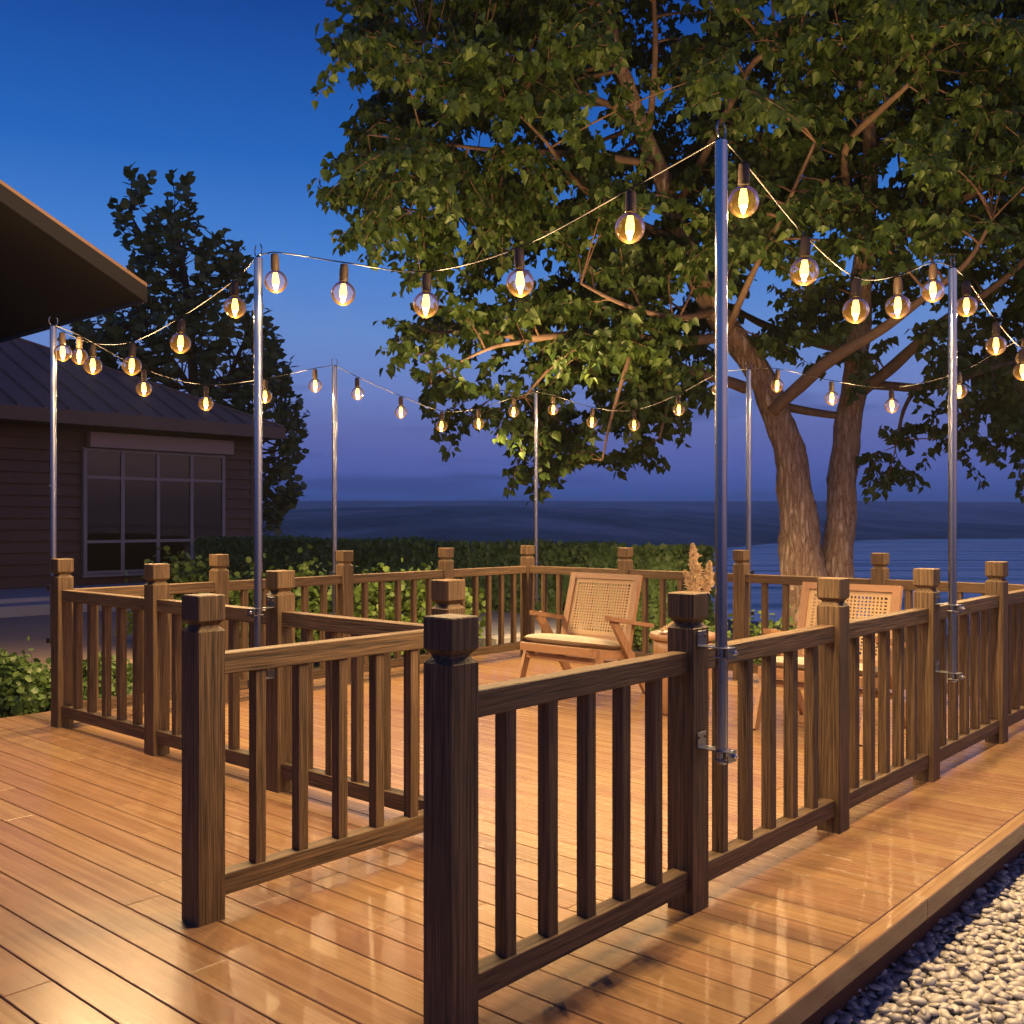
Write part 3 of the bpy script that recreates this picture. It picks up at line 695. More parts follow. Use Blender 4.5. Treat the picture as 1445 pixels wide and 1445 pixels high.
for (px, py, w, bx, by) in ((977, 768, .058, 983, 838), (1001, 793, .044, 996, 838), (966, 806, .036, 980, 842)):
    D = depth((tx, ty)); p = at(px, py, D); q = at(bx, by, D)
    t = MB(); plume(t, q, p, w, 900); pl = obj('pampas_plume', t, M['pampas'], fv)
    t = MB(); t.tube([(tx, ty, .60), q, p], [.002, .002, .001], 5); obj('stalk', t, M['twig'], pl, local=False)
t = MB()
for k in range(40):
    a = Vector((tx, ty, .67)) + Vector((random.gauss(0, .03), random.gauss(0, .03), random.uniform(.0, .07)))
    t.lathe([(.0, 0), (.006, .004), (.004, .010), (0, .012)], 6, a, cap=False); t.tube([(tx, ty, .66), a], .0012, 4)
obj('dried_flower', t, M['vase'], fv)
D = depth((3.92, 1.81)) - .1; q = at(938, 884, D); q.z = .516
ds = thing('small_dish', 'small white dish with a cream dried sprig on the side table', 'dish', tuple(q))
t = MB(); t.lathe([(.02, 0), (.03, .003), (.045, .012), (.046, .014), (.03, .006), (.001, .005)], 24, tuple(q), cap=False); obj('dish', t, M['dish'], ds, True)
t = MB(); plume(t, q + Vector((-.01, .02, .010)), q + Vector((.045, -.045, .07)), .022, 200); obj('sprig', t, M['pampas'], ds)

# ------------------------------------------------------------------ big tree
def limb3(pts):
    """[(px, py, depth, half width px)] -> smooth points and radii"""
    P = [(at(a, b_, d), w * d / F) for a, b_, d, w in pts]; out, rad = [], []
    for i in range(len(P) - 1):
        p0 = P[max(i - 1, 0)]; p1 = P[i]; p2 = P[i + 1]; p3 = P[min(i + 2, len(P) - 1)]
        for k in range(5):
            s = k / 5
            q = .5 * ((2 * p1[0]) + (p2[0] - p0[0]) * s + (2 * p0[0] - 5 * p1[0] + 4 * p2[0] - p3[0]) * s * s + (3 * p1[0] - p0[0] - 3 * p2[0] + p3[0]) * s ** 3)
            out.append(q); rad.append(p1[1] * (1 - s) + p2[1] * s)
    out.append(P[-1][0]); rad.append(P[-1][1]); return out, rad

def bark_tube(mb, pts, rad, n=14):
    b0 = len(mb.v); mb.tube(pts, rad, n)
    for i in range(b0, len(mb.v)):
        k = (i - b0) // n; c = pts[k]; v = Vector(mb.v[i]); d = v - c
        w = 1 + .07 * math.sin(v.z * 9 + 3 * math.atan2(d.y, d.x)) + .05 * math.sin(v.z * 23 + 5 * math.atan2(d.y, d.x) + v.x * 7) + random.uniform(-.03, .03)
        mb.v[i] = tuple(c + d * w)

TD = 10.5
LIMBS = [
    [(1150, 925, TD, 42), (1140, 850, TD, 34), (1131, 788, TD, 30), (1124, 715, TD, 25), (1116, 648, TD, 21.5), (1098, 590, TD, 20), (1075, 536, TD, 18.5), (1050, 495, TD, 18), (1012, 445, TD, 17), (985, 395, TD, 15.5), (955, 320, TD, 14.5), (930, 240, TD - .1, 13), (905, 180, TD - .2, 11), (886, 120, TD - .3, 10), (866, 60, TD - .3, 8), (850, -60, TD - .2, 6), (845, -180, TD, 3)],
    [(1176, 925, TD + .1, 30), (1178, 850, TD + .1, 25), (1182, 788, TD + .1, 21.5), (1187, 715, TD + .15, 20), (1191, 648, TD + .2, 19.5), (1206, 536, TD + .2, 16.5), (1212, 470, TD + .2, 16), (1216, 390, TD + .2, 14), (1224, 300, TD + .1, 12), (1228, 200, TD, 9), (1215, 100, TD, 7), (1205, -40, TD, 5), (1200, -180, TD, 2.5)],
    [(1090, 580, TD - .1, 10), (1161, 516, TD - .45, 9), (1228, 475, TD - .7, 8), (1262, 452, TD - .9, 7), (1310, 415, TD - 1.1, 5), (1365, 370, TD - 1.3, 3.5), (1400, 310, TD - 1.4, 2)],
    [(1210, 555, TD + .2, 9), (1262, 516, TD, 8), (1329, 455, TD - .4, 7), (1390, 415, TD - .6, 5), (1450, 365, TD - .8, 4), (1500, 300, TD - 1, 2)],
    [(1205, 497, TD + .3, 8), (1128, 476, TD + .9, 6.5), (1071, 455, TD + 1.3, 5), (1030, 430, TD + 1.5, 3)],
    [(1212, 541, TD + .3, 7), (1262, 545, TD + .4, 6.5), (1296, 547, TD + .3, 6), (1336, 542, TD + .1, 4.5), (1400, 520, TD - .3, 3), (1470, 500, TD - .6, 2)],
    [(1292, 548, TD + .3, 3.5), (1275, 580, TD + .2, 2.8), (1264, 630, TD + .1, 1.6)],
    [(1100, 572, TD, 7), (1150, 582, TD + .1, 6), (1188, 587, TD + .25, 5)],
    [(1052, 548, TD, 8), (1007, 532, TD - .2, 7), (961, 521, TD - .4, 6), (925, 510, TD - .5, 5), (870, 490, TD - .6, 4), (800, 500, TD - .5, 3), (740, 560, TD - .5, 1.5)],
    [(1030, 475, TD, 8), (943, 483, TD - .5, 6.5), (890, 472, TD - .7, 6), (840, 468, TD - .7, 5.5), (761, 476, TD - .6, 5), (719, 474, TD - .5, 4.5), (679, 467, TD - .4, 3.5), (620, 470, TD - .3, 2)],
    [(770, 476, TD - .6, 4), (744, 481, TD - .6, 3.6), (701, 488, TD - .8, 3), (660, 505, TD - .9, 2), (610, 530, TD - .9, 1.2)],
    [(1010, 436, TD, 6), (981, 446, TD - .4, 5), (940, 446, TD - .8, 4), (880, 430, TD - 1.2, 3), (820, 400, TD - 1.4, 2)],
    [(1010, 445, TD + .1, 9), (1028, 400, TD + .4, 7), (1045, 350, TD + .8, 5), (1060, 270, TD + 1.0, 4), (1080, 150, TD + 1, 2)],
    [(1025, 470, TD - .1, 7), (1042, 430, TD - .4, 5), (1070, 370, TD - .7, 4), (1110, 290, TD - 1.1, 3), (1150, 200, TD - 1.4, 2)],
    [(888, 160, TD - .3, 5), (838, 138, TD - .7, 4), (790, 120, TD - 1.1, 3), (700, 90, TD - 1.4, 2), (600, 60, TD - 1.5, 1.2)],
    [(920, 232, TD - .2, 6), (855, 221, TD - .7, 5), (780, 215, TD - 1.2, 4), (700, 212, TD - 1.5, 3), (600, 200, TD - 1.5, 2), (520, 190, TD - 1.3, 1.2)],
    [(945, 335, TD - .1, 6), (890, 310, TD - .3, 5), (848, 287, TD - .6, 4.5), (800, 240, TD - 1.1, 4), (770, 200, TD - 1.5, 2.5), (720, 150, TD - 1.8, 1.5)],
    [(925, 330, TD, 5), (860, 330, TD - .2, 4), (793, 315, TD - .4, 3.5), (717, 304, TD - .5, 3), (620, 300, TD - .4, 2), (530, 290, TD - .2, 1.2)],
    [(916, 180, TD - .2, 5), (922, 120, TD - .5, 4.5), (925, 60, TD - .7, 4), (920, -40, TD - .9, 3), (910, -150, TD - 1, 1.5)],
    [(1222, 330, TD + .1, 6), (1195, 260, TD - .6, 5), (1196, 203, TD - 1.0, 5), (1244, 154, TD - 1.4, 4.5), (1290, 110, TD - 1.7, 3), (1330, 40, TD - 1.9, 1.5)],
    [(950, 300, TD - .1, 6), (1010, 190, TD - .6, 5), (1059, 94, TD - 1, 4.5), (1108, 65, TD - 1.2, 4), (1164, 66, TD - 1.4, 2.5), (1220, 50, TD - 1.5, 1.5)],
    [(1228, 320, TD + .1, 7), (1320, 300, TD - .1, 6.5), (1405, 252, TD - .3, 6), (1450, 208, TD - .5, 5), (1520, 130, TD - .6, 3)],
    [(1226, 220, TD, 5), (1300, 180, TD + .7, 4), (1380, 90, TD + 1.2, 3), (1440, -20, TD + 1.4, 2)],
    [(900, 470, TD - .7, 4), (880, 530, TD - .9, 3), (860, 600, TD - .9, 2), (850, 650, TD - .8, 1.2)],
    [(955, 520, TD - .4, 3.5), (945, 560, TD - .5, 2.6), (930, 620, TD - .6, 1.6)],
]
def big_tree():
    base = at(1163, 925, TD); base.z = -.2
    r = thing('big_tree', 'big twin trunked leafy tree hanging over the far side of the deck', 'tree', tuple(base))
    tr = MB(); lm_ = MB(); samples = []
    for i, lb in enumerate(LIMBS):
        pts, rad = limb3(lb)
        if i < 2: bark_tube(tr, pts, rad, 22)
        else:
            # carry on from the middle of the parent
            bark_tube(lm_, pts, rad, 10)
        for p, q in list(zip(pts, rad))[(12 if i < 2 else 2):]:
            if i < 2 and p.z < 3.4: continue
            samples.append((p, q))
    obj('trunk', tr, M['bark'], r, True); obj('limb', lm_, M['limb'], r, True)
    SP = np.array([tuple(s[0]) for s in samples]); SR = np.array([s[1] for s in samples])
    # crown outline in the photograph's columns and rows, each patch at its own depth
    poly = np.array([(480, -230), (492, 60), (505, 150), (500, 250), (515, 325), (540, 352), (575, 372), (600, 395), (556, 455), (556, 520), (596, 556), (640, 575), (678, 590),
                     (690, 650), (728, 682), (770, 660), (800, 640), (850, 668), (900, 690), (945, 680), (968, 630), (1000, 590), (1010, 545), (1010, 480), (1035, 445), (1075, 470), (1090, 520), (1150, 530), (1180, 470),
                     (1230, 520), (1290, 480), (1345, 540), (1340, 600), (1390, 640), (1430, 600), (1450, 640), (1600, 620), (1640, 200), (1600, -230)], float)
    def inside(x, y):
        c = False; j = len(poly) - 1
        for i in range(len(poly)):
            xi, yi = poly[i]; xj, yj = poly[j]
            if (yi > y) != (yj > y) and x < (xj - xi) * (y - yi) / (yj - yi) + xi: c = not c
            j = i
        return c
    gaps = [(880, 190, 22, 16), (1085, 435, 30, 30), (1150, 470, 22, 18), (780, 375, 34, 30), (715, 530, 34, 30), (525, 420, 60, 40), (1310, 500, 34, 22), (860, 130, 20, 34), (1035, 480, 40, 60), (1250, 455, 30, 22), (650, 385, 40, 16), (1130, 560, 90, 40)]
    openings = [(895, 160, 66, 130), (925, 40, 30, 90), (1060, 80, 40, 40), (1010, 440, 70, 70), (1210, 440, 60, 50), (1200, 200, 40, 50)]
    cl = []
    rr_ = random.Random(11)
    tries = 0
    while len(cl) < 640 and tries < 60000:
        tries += 1
        x, y = rr_.uniform(430, 1620), rr_.uniform(-230, 700)
        if not inside(x, y): continue
        if any(((x - g[0]) / g[2]) ** 2 + ((y - g[1]) / g[3]) ** 2 < 1 for g in gaps): continue
        up = max(0, min(1, (460 - y) / 300)); 
        dmin, dmax = TD - .75 - 1.75 * up, TD + .6 + 1.3 * up
        if y > 380 and 560 < x < 1000: dmin, dmax = TD - 1.0, TD + .6
        d = rr_.uniform(dmin, dmax)
        if d < TD + .5 and any(((x - g[0]) / g[2]) ** 2 + ((y - g[1]) / g[3]) ** 2 < 1 for g in openings): d = TD + rr_.uniform(.6, 1.6)
        # thicker near the front
        p = at(x, y, d)
        if depth(p) < 9.75 and p.z < 2.75: continue
        if any((p - q).length < .22 for q in cl): continue
        cl.append(p)
    extra = [(1262, 620, TD + .1), (1270, 655, TD + .1), (1250, 680, TD), (1285, 600, TD + .2), (1240, 640, TD + .1), (1365, 590, TD - .2), (1350, 560, TD - .3), (1430, 570, TD - .4), (1445, 610, TD - .4)]
    for e in extra: cl.append(at(*e))
    bt = MB(); LP, LTIP, LN, LS, LTI = [], [], [], [], []
    cen = at(1050, 200, TD + .6)
    camd = Vector((-CS, -SN, 0))
    for ci, c in enumerate(cl):
        dd = np.linalg.norm(SP - np.array(c), axis=1) + np.maximum(0, SP[:, 2] - c.z) * .25; j = int(dd.argmin()); s = Vector(SP[j])
        ln = (c - s).length
        big = ci < len(cl) - 9
        mid = s.lerp(c, .5) + Vector((random.gauss(0, .06), random.gauss(0, .06), .10 * ln + random.gauss(0, .03)))
        br = []
        for k in range(7):
            t_ = k / 6; br.append(s * (1 - t_) ** 2 + mid * 2 * t_ * (1 - t_) + c * t_ * t_)
        r0 = min(SR[j] * .7, .006 + .014 * ln)
        bt.tube(br, [r0 * (1 - .75 * k / 6) for k in range(7)], 6, cap=False)
        out = (c - s).normalized() if ln > .05 else Vector((random.gauss(0, 1), random.gauss(0, 1), 0)).normalized()
        nt_ = 8 if big else 5
        for k in range(nt_):
            a0 = br[random.choice((3, 4, 5, 6, 6))] if ln > .25 else br[6]
            d = (out * .7 + Vector((random.gauss(0, .8), random.gauss(0, .8), random.gauss(0, .5)))).normalized()
            L_ = random.uniform(.28, .55) * (1 if big else .6)
            tw = [a0 + d * L_ * q / 4 + Vector((0, 0, -.10 * (q / 4) ** 2 * L_ / .4)) for q in range(5)]
            bt.tube(tw, [.0055, .0046, .0038, .003, .002], 4, cap=False)
            nl = int(L_ / .019)
            for q in range(nl):
                f_ = .15 + .85 * (q + random.random() * .6) / nl; f_ = min(f_, 1.0); i0 = min(int(f_ * 4), 3); p = tw[i0].lerp(tw[i0 + 1], f_ * 4 - i0)
                az = random.uniform(0, 6.28); sp = random.uniform(.02, .055)
                p2 = p + Vector((math.cos(az) * sp, math.sin(az) * sp, random.uniform(-.03, .02)))
                ow = Vector((p2.x - cen.x, p2.y - cen.y, 0)); ow = ow.normalized() if ow.length > .1 else camd
                nr_ = (ow * .35 + camd * .45 + Vector((random.gauss(0, .55), random.gauss(0, .55), .45 + random.gauss(0, .35))))
                tip = Vector((math.cos(az) * .7 + random.gauss(0, .3), math.sin(az) * .7 + random.gauss(0, .3), -.8 + random.gauss(0, .4)))
                LP.append(tuple(p2)); LTIP.append(tuple(tip)); LN.append(tuple(nr_)); LS.append(random.choice((1, 1, .85, .65)) * random.uniform(.066, .110)); LTI.append(min(1, max(0, random.gauss(.45, .27))))
    obj('branch', bt, M['twig'], r, True)
    w = world_off(r); LP = np.array(LP) - np.array(w)
    me = leaf_cloud('crown', LP, np.array(LTIP), np.array(LN), np.array(LS), POPLAR, M['leaf'], np.array(LTI)); link('crown', me, r)
    
big_tree()

# ------------------------------------------------------------------ laurel tree behind the house
def laurel():
    D0 = 23.0; base = at(275, 760, D0); base.z = -.2
    r = thing('laurel_tree', 'dark broad leaved tree rising behind the house roof', 'tree', tuple(base))
    tr = MB(); stems = []
    for pts in ([(285, 800, D0, 9), (280, 650, D0, 8), (272, 520, D0, 7), (262, 400, D0, 5), (245, 320, D0, 3), (235, 275, D0, 1)],
                [(280, 640, D0, 5), (320, 540, D0 - .3, 4), (350, 470, D0 - .3, 2)], [(282, 700, D0, 5), (350, 640, D0 + .2, 4), (400, 600, D0 + .2, 2)],
                [(275, 560, D0, 5), (220, 480, D0 - .2, 4), (160, 460, D0 - .2, 2)], [(262, 400, D0, 4), (200, 330, D0 + .2, 2), (180, 290, D0, 1)], [(264, 420, D0, 4), (310, 370, D0, 2), (330, 340, D0, 1)]):
        p, q = limb3(pts); bark_tube(tr, p, q, 8); stems += p
    obj('trunk', tr, M['stem'], r, True)
    SPn = np.array([tuple(s) for s in stems])
    rows = [(262, 180, 290), (290, 146, 298), (320, 158, 322), (345, 172, 336), (380, 188, 352), (425, 170, 354), (455, 105, 372), (480, 95, 392), (520, 90, 408), (560, 200, 425), (620, 260, 428), (680, 300, 420), (720, 330, 415), (750, 330, 395)]
    ys = [q[0] for q in rows]; P, T, Nn, S, TI = [], [], [], [], []; bt = MB()
    cnt = 0; rr_ = random.Random(5)
    while cnt < 430:
        y = rr_.uniform(265, 750); lo = np.interp(y, ys, [q[1] for q in rows]) + 8; hi = np.interp(y, ys, [q[2] for q in rows]) - 8; x = rr_.uniform(90, 430)
        if not lo < x < hi: continue
        if y < 345 and rr_.random() < .45: continue
        if y < 300 and 212 < x < 240: continue
        cnt += 1
        c = at(x, y, D0 + rr_.uniform(-1.2, 1.2)); j = int((np.linalg.norm(SPn - np.array(c), axis=1) + np.maximum(0, SPn[:, 2] - c.z + .3)).argmin()); s = Vector(SPn[j])
        tw = [s.lerp(c, k / 5) + Vector((0, 0, -.25 * (k / 5) * (1 - k / 5))) for k in range(6)]; bt.tube(tw, [.03, .025, .02, .016, .012, .008], 4, cap=False)
        up = (c - tw[3]).normalized() * .6 + Vector((rr_.gauss(0, .35), rr_.gauss(0, .35), .8)); up.normalize()
        e = c + up * rr_.uniform(.3, .55); bt.tube([c, e], [.012, .006], 4, cap=False)
        for k in range(9):
            p = c.lerp(e, k / 8 * 1.0); az = k * 2.4; d = Vector((math.cos(az), math.sin(az), 0)) * .8 + up * rr_.uniform(-.3, 1.0)
            P.append(tuple(p)); T.append(tuple(d)); nr_ = up * .5 + Vector((-CS, -SN, 0)) * .6 + Vector((rr_.gauss(0, .4), rr_.gauss(0, .4), rr_.gauss(0, .4))); Nn.append(tuple(nr_)); S.append(rr_.uniform(.17, .28)); TI.append(rr_.random())
    obj('branch', bt, M['stem'], r)
    me = leaf_cloud('crown', np.array(P) - np.array(world_off(r)), np.array(T), np.array(Nn), np.array(S), OVAL, M['laurel'], np.array(TI)); link('crown', me, r)
laurel()

# ------------------------------------------------------------------ hedge and shrubs
def hedge():
    u0, u1, v0, v1, zt = 8.2, 9.0, 4.55, 14.6, .90
    r = thing('clipped_hedge', 'long clipped green hedge behind the far railing', 'hedge', (8.6, 9.5, -.2))
    c = MB(); c.box((u0 + .10, v0 + .10, -.2), (u1 - .1, v1 - .1, zt - .12)); obj('stem', c, M['hedge_core'], r)  # added solid core behind the leaves, not stems
    P, T, Nn = [], [], []
    def put(n_, f):
        for k in range(n_):
            p, nr_ = f(); P.append(p); Nn.append((nr_[0] * 1.1 + random.gauss(0, .4), nr_[1] * 1.1 + random.gauss(0, .4), nr_[2] + .4 + random.gauss(0, .4)))
            T.append((nr_[0] * .15 + random.gauss(0, .6) * (1 - abs(nr_[0])), nr_[1] * .15 + random.gauss(0, .6), .5 * (1 - nr_[2]) + random.gauss(0, .6)))
    bumpf = lambda a, b_: .03 * math.sin(a * 2.1 + b_ * 3) + .02 * math.sin(a * 5.3 + 1)
    put(19000, lambda: ((u0 + abs(random.gauss(0, .05)) + bumpf((q := random.uniform(v0, v1)), (zz := random.uniform(-.15, zt))), q, zz), (-1, 0, 0)))
    put(7000, lambda: ((random.uniform(u0, u1), (q := random.uniform(v0, v1)), zt - abs(random.gauss(0, .04)) + bumpf(q, 0) * .8), (0, 0, 1)))
    put(2000, lambda: ((random.uniform(u0, u1), v0 + abs(random.gauss(0, .05)), random.uniform(-.15, zt)), (0, -1, 0)))
    n_ = len(P); me = leaf_cloud('foliage', np.array(P) - np.array((8.6, 9.5, -.2)), np.array(T), np.array(Nn), rng.uniform(.052, .088, n_), ROUND, M['boxleaf'], rng.random(n_)); link('foliage', me, r)
hedge()

def shrub(name, label, c, rx, ry, h, n_, ls, mt, group, tmpl=ROUND, nst=16):
    c = Vector(c); r = thing(name, label, 'shrub', tuple(c), 0, group)
    st = MB(); tips = []
    for k in range(nst):
        az = random.uniform(0, 6.28); q = random.random() ** .6; e = c + Vector((math.cos(az) * rx * q, math.sin(az) * ry * q, h * (1 - .55 * q * q) * random.uniform(.75, 1.0)))
        m_ = c.lerp(e, .5) + Vector((0, 0, .12 * h)); b_ = c + Vector((math.cos(az) * rx * .15, math.sin(az) * ry * .15, 0))
        br = [b_ * (1 - t_) ** 2 + m_ * 2 * t_ * (1 - t_) + e * t_ * t_ for t_ in (0, .2, .4, .6, .8, 1)]; st.tube(br, [.010, .008, .007, .006, .004, .003], 5, cap=False); tips.append(br)
    obj('stem', st, M['stem'], r)
    P, T, Nn = [], [], []
    for k in range(n_):
        br = random.choice(tips); t_ = random.uniform(.15, 1) ** .7 * 5; i = min(int(t_), 4); p = br[i].lerp(br[i + 1], t_ - i)
        s_ = .13 * max(rx, h); p = p + Vector((random.gauss(0, s_), random.gauss(0, s_), random.gauss(0, s_ * .8)))
        if p.z < c.z + .02: p.z = c.z + random.uniform(.02, .1)
        o_ = (p - c - Vector((0, 0, h * .4))); o_ = o_.normalized() if o_.length > .01 else Vector((0, 0, 1))
        P.append(tuple(p)); Nn.append((o_.x * .8 + random.gauss(0, .4), o_.y * .8 + random.gauss(0, .4), .6 + random.gauss(0, .35))); T.append((o_.x * .35 + random.gauss(0, .6), o_.y * .35 + random.gauss(0, .6), .15 + random.gauss(0, .5)))
    me = leaf_cloud('foliage', np.array(P) - np.array(c), np.array(T), np.array(Nn), rng.uniform(ls * .7, ls * 1.25, n_), tmpl, mt, np.clip(rng.normal(.5, .28, n_), 0, 1)); link('foliage', me, r)

GS = 'loose green shrubs behind the far railing'
for i, (px, D, top, lab) in enumerate(((262, 10.3, 780, 'low leafy shrub below the house window between the left railing posts'), (338, 10.0, 786, 'leafy shrub right of the house window behind the third far railing post'),
                                       (432, 10.0, 790, 'light green shrub left of the far railing light pole'), (528, 9.9, 792, 'yellow green loose shrub right of the far railing light pole'), (603, 10.0, 800, 'light green shrub beside the grey stone patio'))):
    z = HC + (YH - top) / F * D; p = at(px, 800, D); shrub('shrub', lab, (p.x, p.y, -.2), .42, .5, z + .2 - .05, 2600, .062, M['shrubleaf'], GS)
GC = 'bushy ground cover along the left deck edge'
for i, (u, v, rx, h, lab) in enumerate(((.1, 5.75, .5, .50, 'dense low bush at the left edge of the view beside the deck'), (.75, 5.8, .5, .48, 'dense low bush touching the left deck edge beneath the terrace'), (1.35, 5.75, .48, .46, 'dense low bush just left of the outer left railing post'),
                                        (1.95, 5.6, .46, .40, 'low bush seen between the balusters of the left railing'), (2.6, 5.55, .45, .38, 'low bush behind the railing in front of the shrub row'), (-.6, 5.75, .5, .5, 'dense low bush along the deck edge at the left'))):
    shrub('bush', lab, (u, v, -.2), rx, .52, h, 3800, .046, M['coverleaf'], GC, nst=26)
GP = 'small young plants near the big tree'
for i, (px, D, top, lab) in enumerate(((1100, 9.0, 858, 'small young plant left of the tree trunk foot'), (1065, 9.1, 852, 'small young plant behind the far railing under the light pole'), (1135, 9.2, 866, 'small young plant in front of the tree trunk foot'),
                                       (905, 10.6, 858, 'small shrub behind the first cane chair'), (872, 10.8, 862, 'small shrub at the right end of the hedge foot'), (1008, 9.4, 872, 'small shrub behind the side table'))):
    z = HC + (YH - top) / F * D; p = at(px, 850, D); shrub('young_plant', lab, (p.x, p.y, -.2), .22, .22, z + .2, 420, .05, M['shrubleaf'], GP, nst=12)

# ------------------------------------------------------------------ garden paving
pt = MB(); pt.box((5.78, 5.30, -.25), (8.15, 9.5, .045)); struct('patio', pt, M['patio'])
pt = MB(); pt.box((5.78, 5.10, -.25), (8.15, 5.297, .06), bev=.008); struct('patio_kerb', pt, M['curb'])
pt = MB(); pt.box((-4, 7.2, -.25), (5.4, 12.3, -.06)); struct('terrace', pt, M['beige'])
pt = MB(); pt.box((-4, 12.302, -.25), (3.9, 13.2, .06), bev=.01); pt.box((3.95, 12.6, -.25), (10.8, 13.2, .06), bev=.01); struct('terrace_step', pt, M['slab'])
pt = MB(); pt.box((-4, 13.202, -.25), (11.0, 15.34, .12), bev=.01); struct('house_terrace', pt, M['slab'])

# ------------------------------------------------------------------ house with hip roof
def house():
    VW = 15.35; UE = 9.94; US = -3.0; ZE = 2.86
    r = thing('house', 'single storey house with brown lap siding and a metal hip roof behind the deck', 'house', (4, 18, 0))
    wl = MB(); z = .13; hb = .19
    wl.box((US, VW + .02, -.2), (UE, VW + 9, ZE))
    while z < ZE - .02:
        z1 = min(z + hb, ZE)
        wl.hexa([(US, VW - .030, z), (UE + .012, VW - .030, z), (UE + .012, VW + .018, z), (US, VW + .018, z)], [(US, VW + .010, z1), (UE + .012, VW + .010, z1), (UE + .012, VW + .018, z1), (US, VW + .018, z1)], 0)
        z = z1
    wl.box((UE - .06, VW - .02, .0), (UE + .022, VW + .016, ZE - .001))
    obj('wall', wl, M['siding'], r)
    # roof
    OV = .55; ue, ve = UE + .33, VW - OV; zf = ZE + .02; pit = .47; dz = lambda k: k * pit
    run = 5.2
    rf = MB(); A_ = (US, ve, zf + .16); B_ = (ue, ve, zf + .16); Cc = (ue - run, ve + run, zf + .16 + dz(run)); Dd = (US, ve + run, zf + .16 + dz(run)); E_ = (ue, ve + 2 * run, zf + .16)
    lo = lambda p: (p[0], p[1], p[2] - .05)
    rf.add([A_, B_, Cc, Dd, lo(A_), lo(B_), lo(Cc), lo(Dd)], [(0, 1, 2, 3), (7, 6, 5, 4), (0, 4, 5, 1), (0, 3, 7, 4)], 0)
    rf.add([B_, E_, Cc, lo(B_), lo(E_), lo(Cc)], [(0, 1, 2), (5, 4, 3), (0, 3, 4, 1)], 1)
    for k in range(34):                         # standing seams
        u = US + .25 + k * .42
        if u > ue - .15: break
        vmax = min(run, ue - u) - .05
        if vmax < .2: continue
        rf.hexa([(u - .012, ve, zf + .161), (u + .012, ve, zf + .161), (u + .012, ve + vmax, zf + .161 + dz(vmax)), (u - .012, ve + vmax, zf + .161 + dz(vmax))],
                [(u - .012, ve, zf + .20), (u + .012, ve, zf + .20), (u + .012, ve + vmax, zf + .20 + dz(vmax)), (u - .012, ve + vmax, zf + .20 + dz(vmax))])
    rf.tube([(ue, ve, zf + .17), Cc], .04, 6); obj('roof', rf, M['roof'], r)
    fa = MB(); fa.box((US, ve - .03, zf - .06), (ue + .03, ve - .001, zf + .155)); fa.box((ue + .001, ve, zf - .06), (ue + .03, ve + 9, zf + .155)); fa.box((US, ve, zf - .045), (ue, VW + .01, zf - .005)); fa.box((UE + .02, VW + .012, zf - .045), (ue, VW + 8, zf - .005)); obj('fascia', fa, M['trim'], r)
    # window
    w0, w1, zb, zt = 6.535, 9.24, .337, 2.448; y0, y1 = VW - .085, VW + .015
    rows = [zb, zb + .25 * (zt - zb), zb + .775 * (zt - zb), zt]; cols = [w0 + (w1 - w0) * k / 4 for k in range(5)]
    wf = MB(); f_ = .032
    for c in cols: wf.box((c - f_, y0, zb - f_), (c + f_, y1, zt + f_))
    for k, z in enumerate(rows):
        for i in range(4): wf.box((cols[i] + f_, y0 + .002, z - f_ * .8), (cols[i + 1] - f_, y1, z + f_ * .8))
    wi = obj('window', wf, M['winframe'], r)
    for i in range(4):
        for k in range(3):
            p = MB(); p.box((cols[i] + f_ - .002, y0 + .025, rows[k] + f_ * .8 - .002), (cols[i + 1] - f_ + .002, y0 + .031, rows[k + 1] - f_ * .8 + .002)); obj('pane', p, M['glass'], wi)
    sl = MB(); sl.box((w0 - .06, VW - .13, zb - .08), (w1 + .06, VW + .0, zb - f_ - .001)); obj('sill', sl, M['winframe'], wi)
    sb = MB(); sb.box((w0 + .04, VW - .19, zt + .035), (w1 + .16, VW - .02, zt + .30), bev=.008); obj('shutter_box', sb, M['shutter'], r)
house()

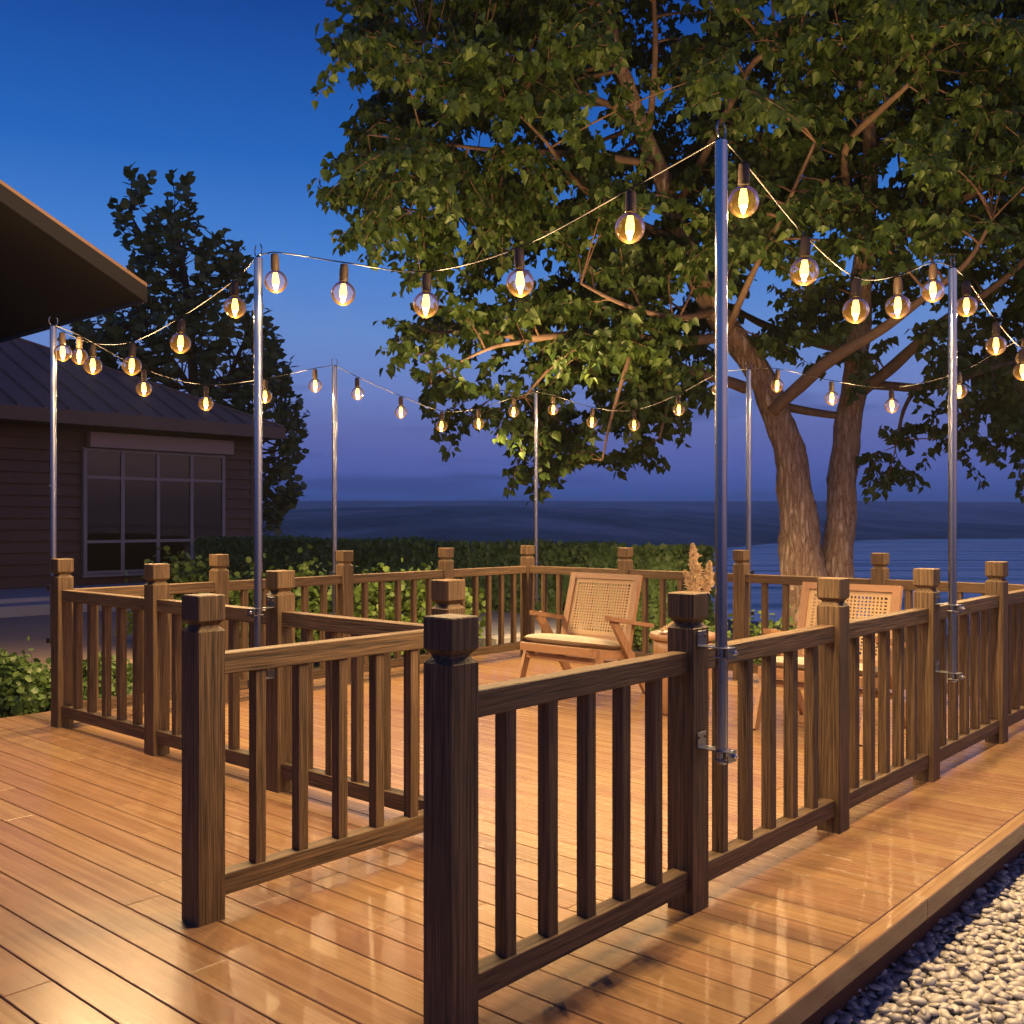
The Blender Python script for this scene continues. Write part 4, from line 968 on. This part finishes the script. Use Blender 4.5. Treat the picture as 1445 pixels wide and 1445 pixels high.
# ------------------------------------------------------------------ near building: only its projecting roof shows
def near_building():
    u1, v0, v1, zt = 2.83, 6.5, 14.6, 3.275; pit = .484
    r = thing('outbuilding', 'near building whose dark roof overhang juts in at the left edge', 'building', (0, 10, 0))
    ul = -3.2; z_l = zt + (u1 - ul) * pit
    rf = MB(); rf.add([(u1, v0, zt), (u1, v1, zt), (ul, v1, z_l), (ul, v0, z_l), (u1, v0, zt - .03), (u1, v1, zt - .03), (ul, v1, z_l - .03), (ul, v0, z_l - .03)],
                      [(0, 1, 2, 3), (7, 6, 5, 4), (0, 4, 5, 1), (0, 3, 7, 4), (1, 5, 6, 2), (2, 6, 7, 3)], 1); obj('roof', rf, M['roof'], r)
    sf = MB(); a, b_ = .032, .150; vv0, vv1 = v0 + .03, v1 - .03; uu = u1 - .03; zz = zt - .03 * -pit
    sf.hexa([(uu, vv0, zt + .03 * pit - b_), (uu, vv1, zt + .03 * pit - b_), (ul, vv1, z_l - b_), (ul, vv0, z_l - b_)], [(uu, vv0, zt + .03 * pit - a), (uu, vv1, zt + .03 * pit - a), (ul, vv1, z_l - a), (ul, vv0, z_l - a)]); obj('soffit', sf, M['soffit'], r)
    fa = MB(); t_ = .165
    fa.hexa([(u1, v0 + .0, zt - t_), (ul, v0 + .0, z_l - t_), (ul, v0 + .028, z_l - t_), (u1, v0 + .028, zt - t_)], [(u1, v0 + .0, zt - .031), (ul, v0 + .0, z_l - .031), (ul, v0 + .028, z_l - .031), (u1, v0 + .028, zt - .031)])
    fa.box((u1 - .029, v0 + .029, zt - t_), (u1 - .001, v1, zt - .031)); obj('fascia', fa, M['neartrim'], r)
    wl = MB(); wl.box((ul - .5, v0 + 1.2, -.2), (.4, v1 + .0, 3.4)); obj('wall', wl, M['siding'], r)
near_building()

# ------------------------------------------------------------------ evening haze over the far hills
hz = MB(); hz.box((-4000, -4000, -17.5), (4000, 4000, 80))
m = bpy.data.materials.new('evening_haze'); m.use_nodes = True; n = m.node_tree.nodes; n.clear(); o = n.new('ShaderNodeOutputMaterial'); pv = n.new('ShaderNodeVolumePrincipled')
pv.inputs['Color'].default_value = (.93, .96, 1.0, 1); pv.inputs['Anisotropy'].default_value = .2; pv.inputs['Density'].default_value = 0.00042; m.node_tree.links.new(pv.outputs[0], o.inputs['Volume'])
h = obj('haze', hz, m); h['kind'] = 'stuff'
print('done')
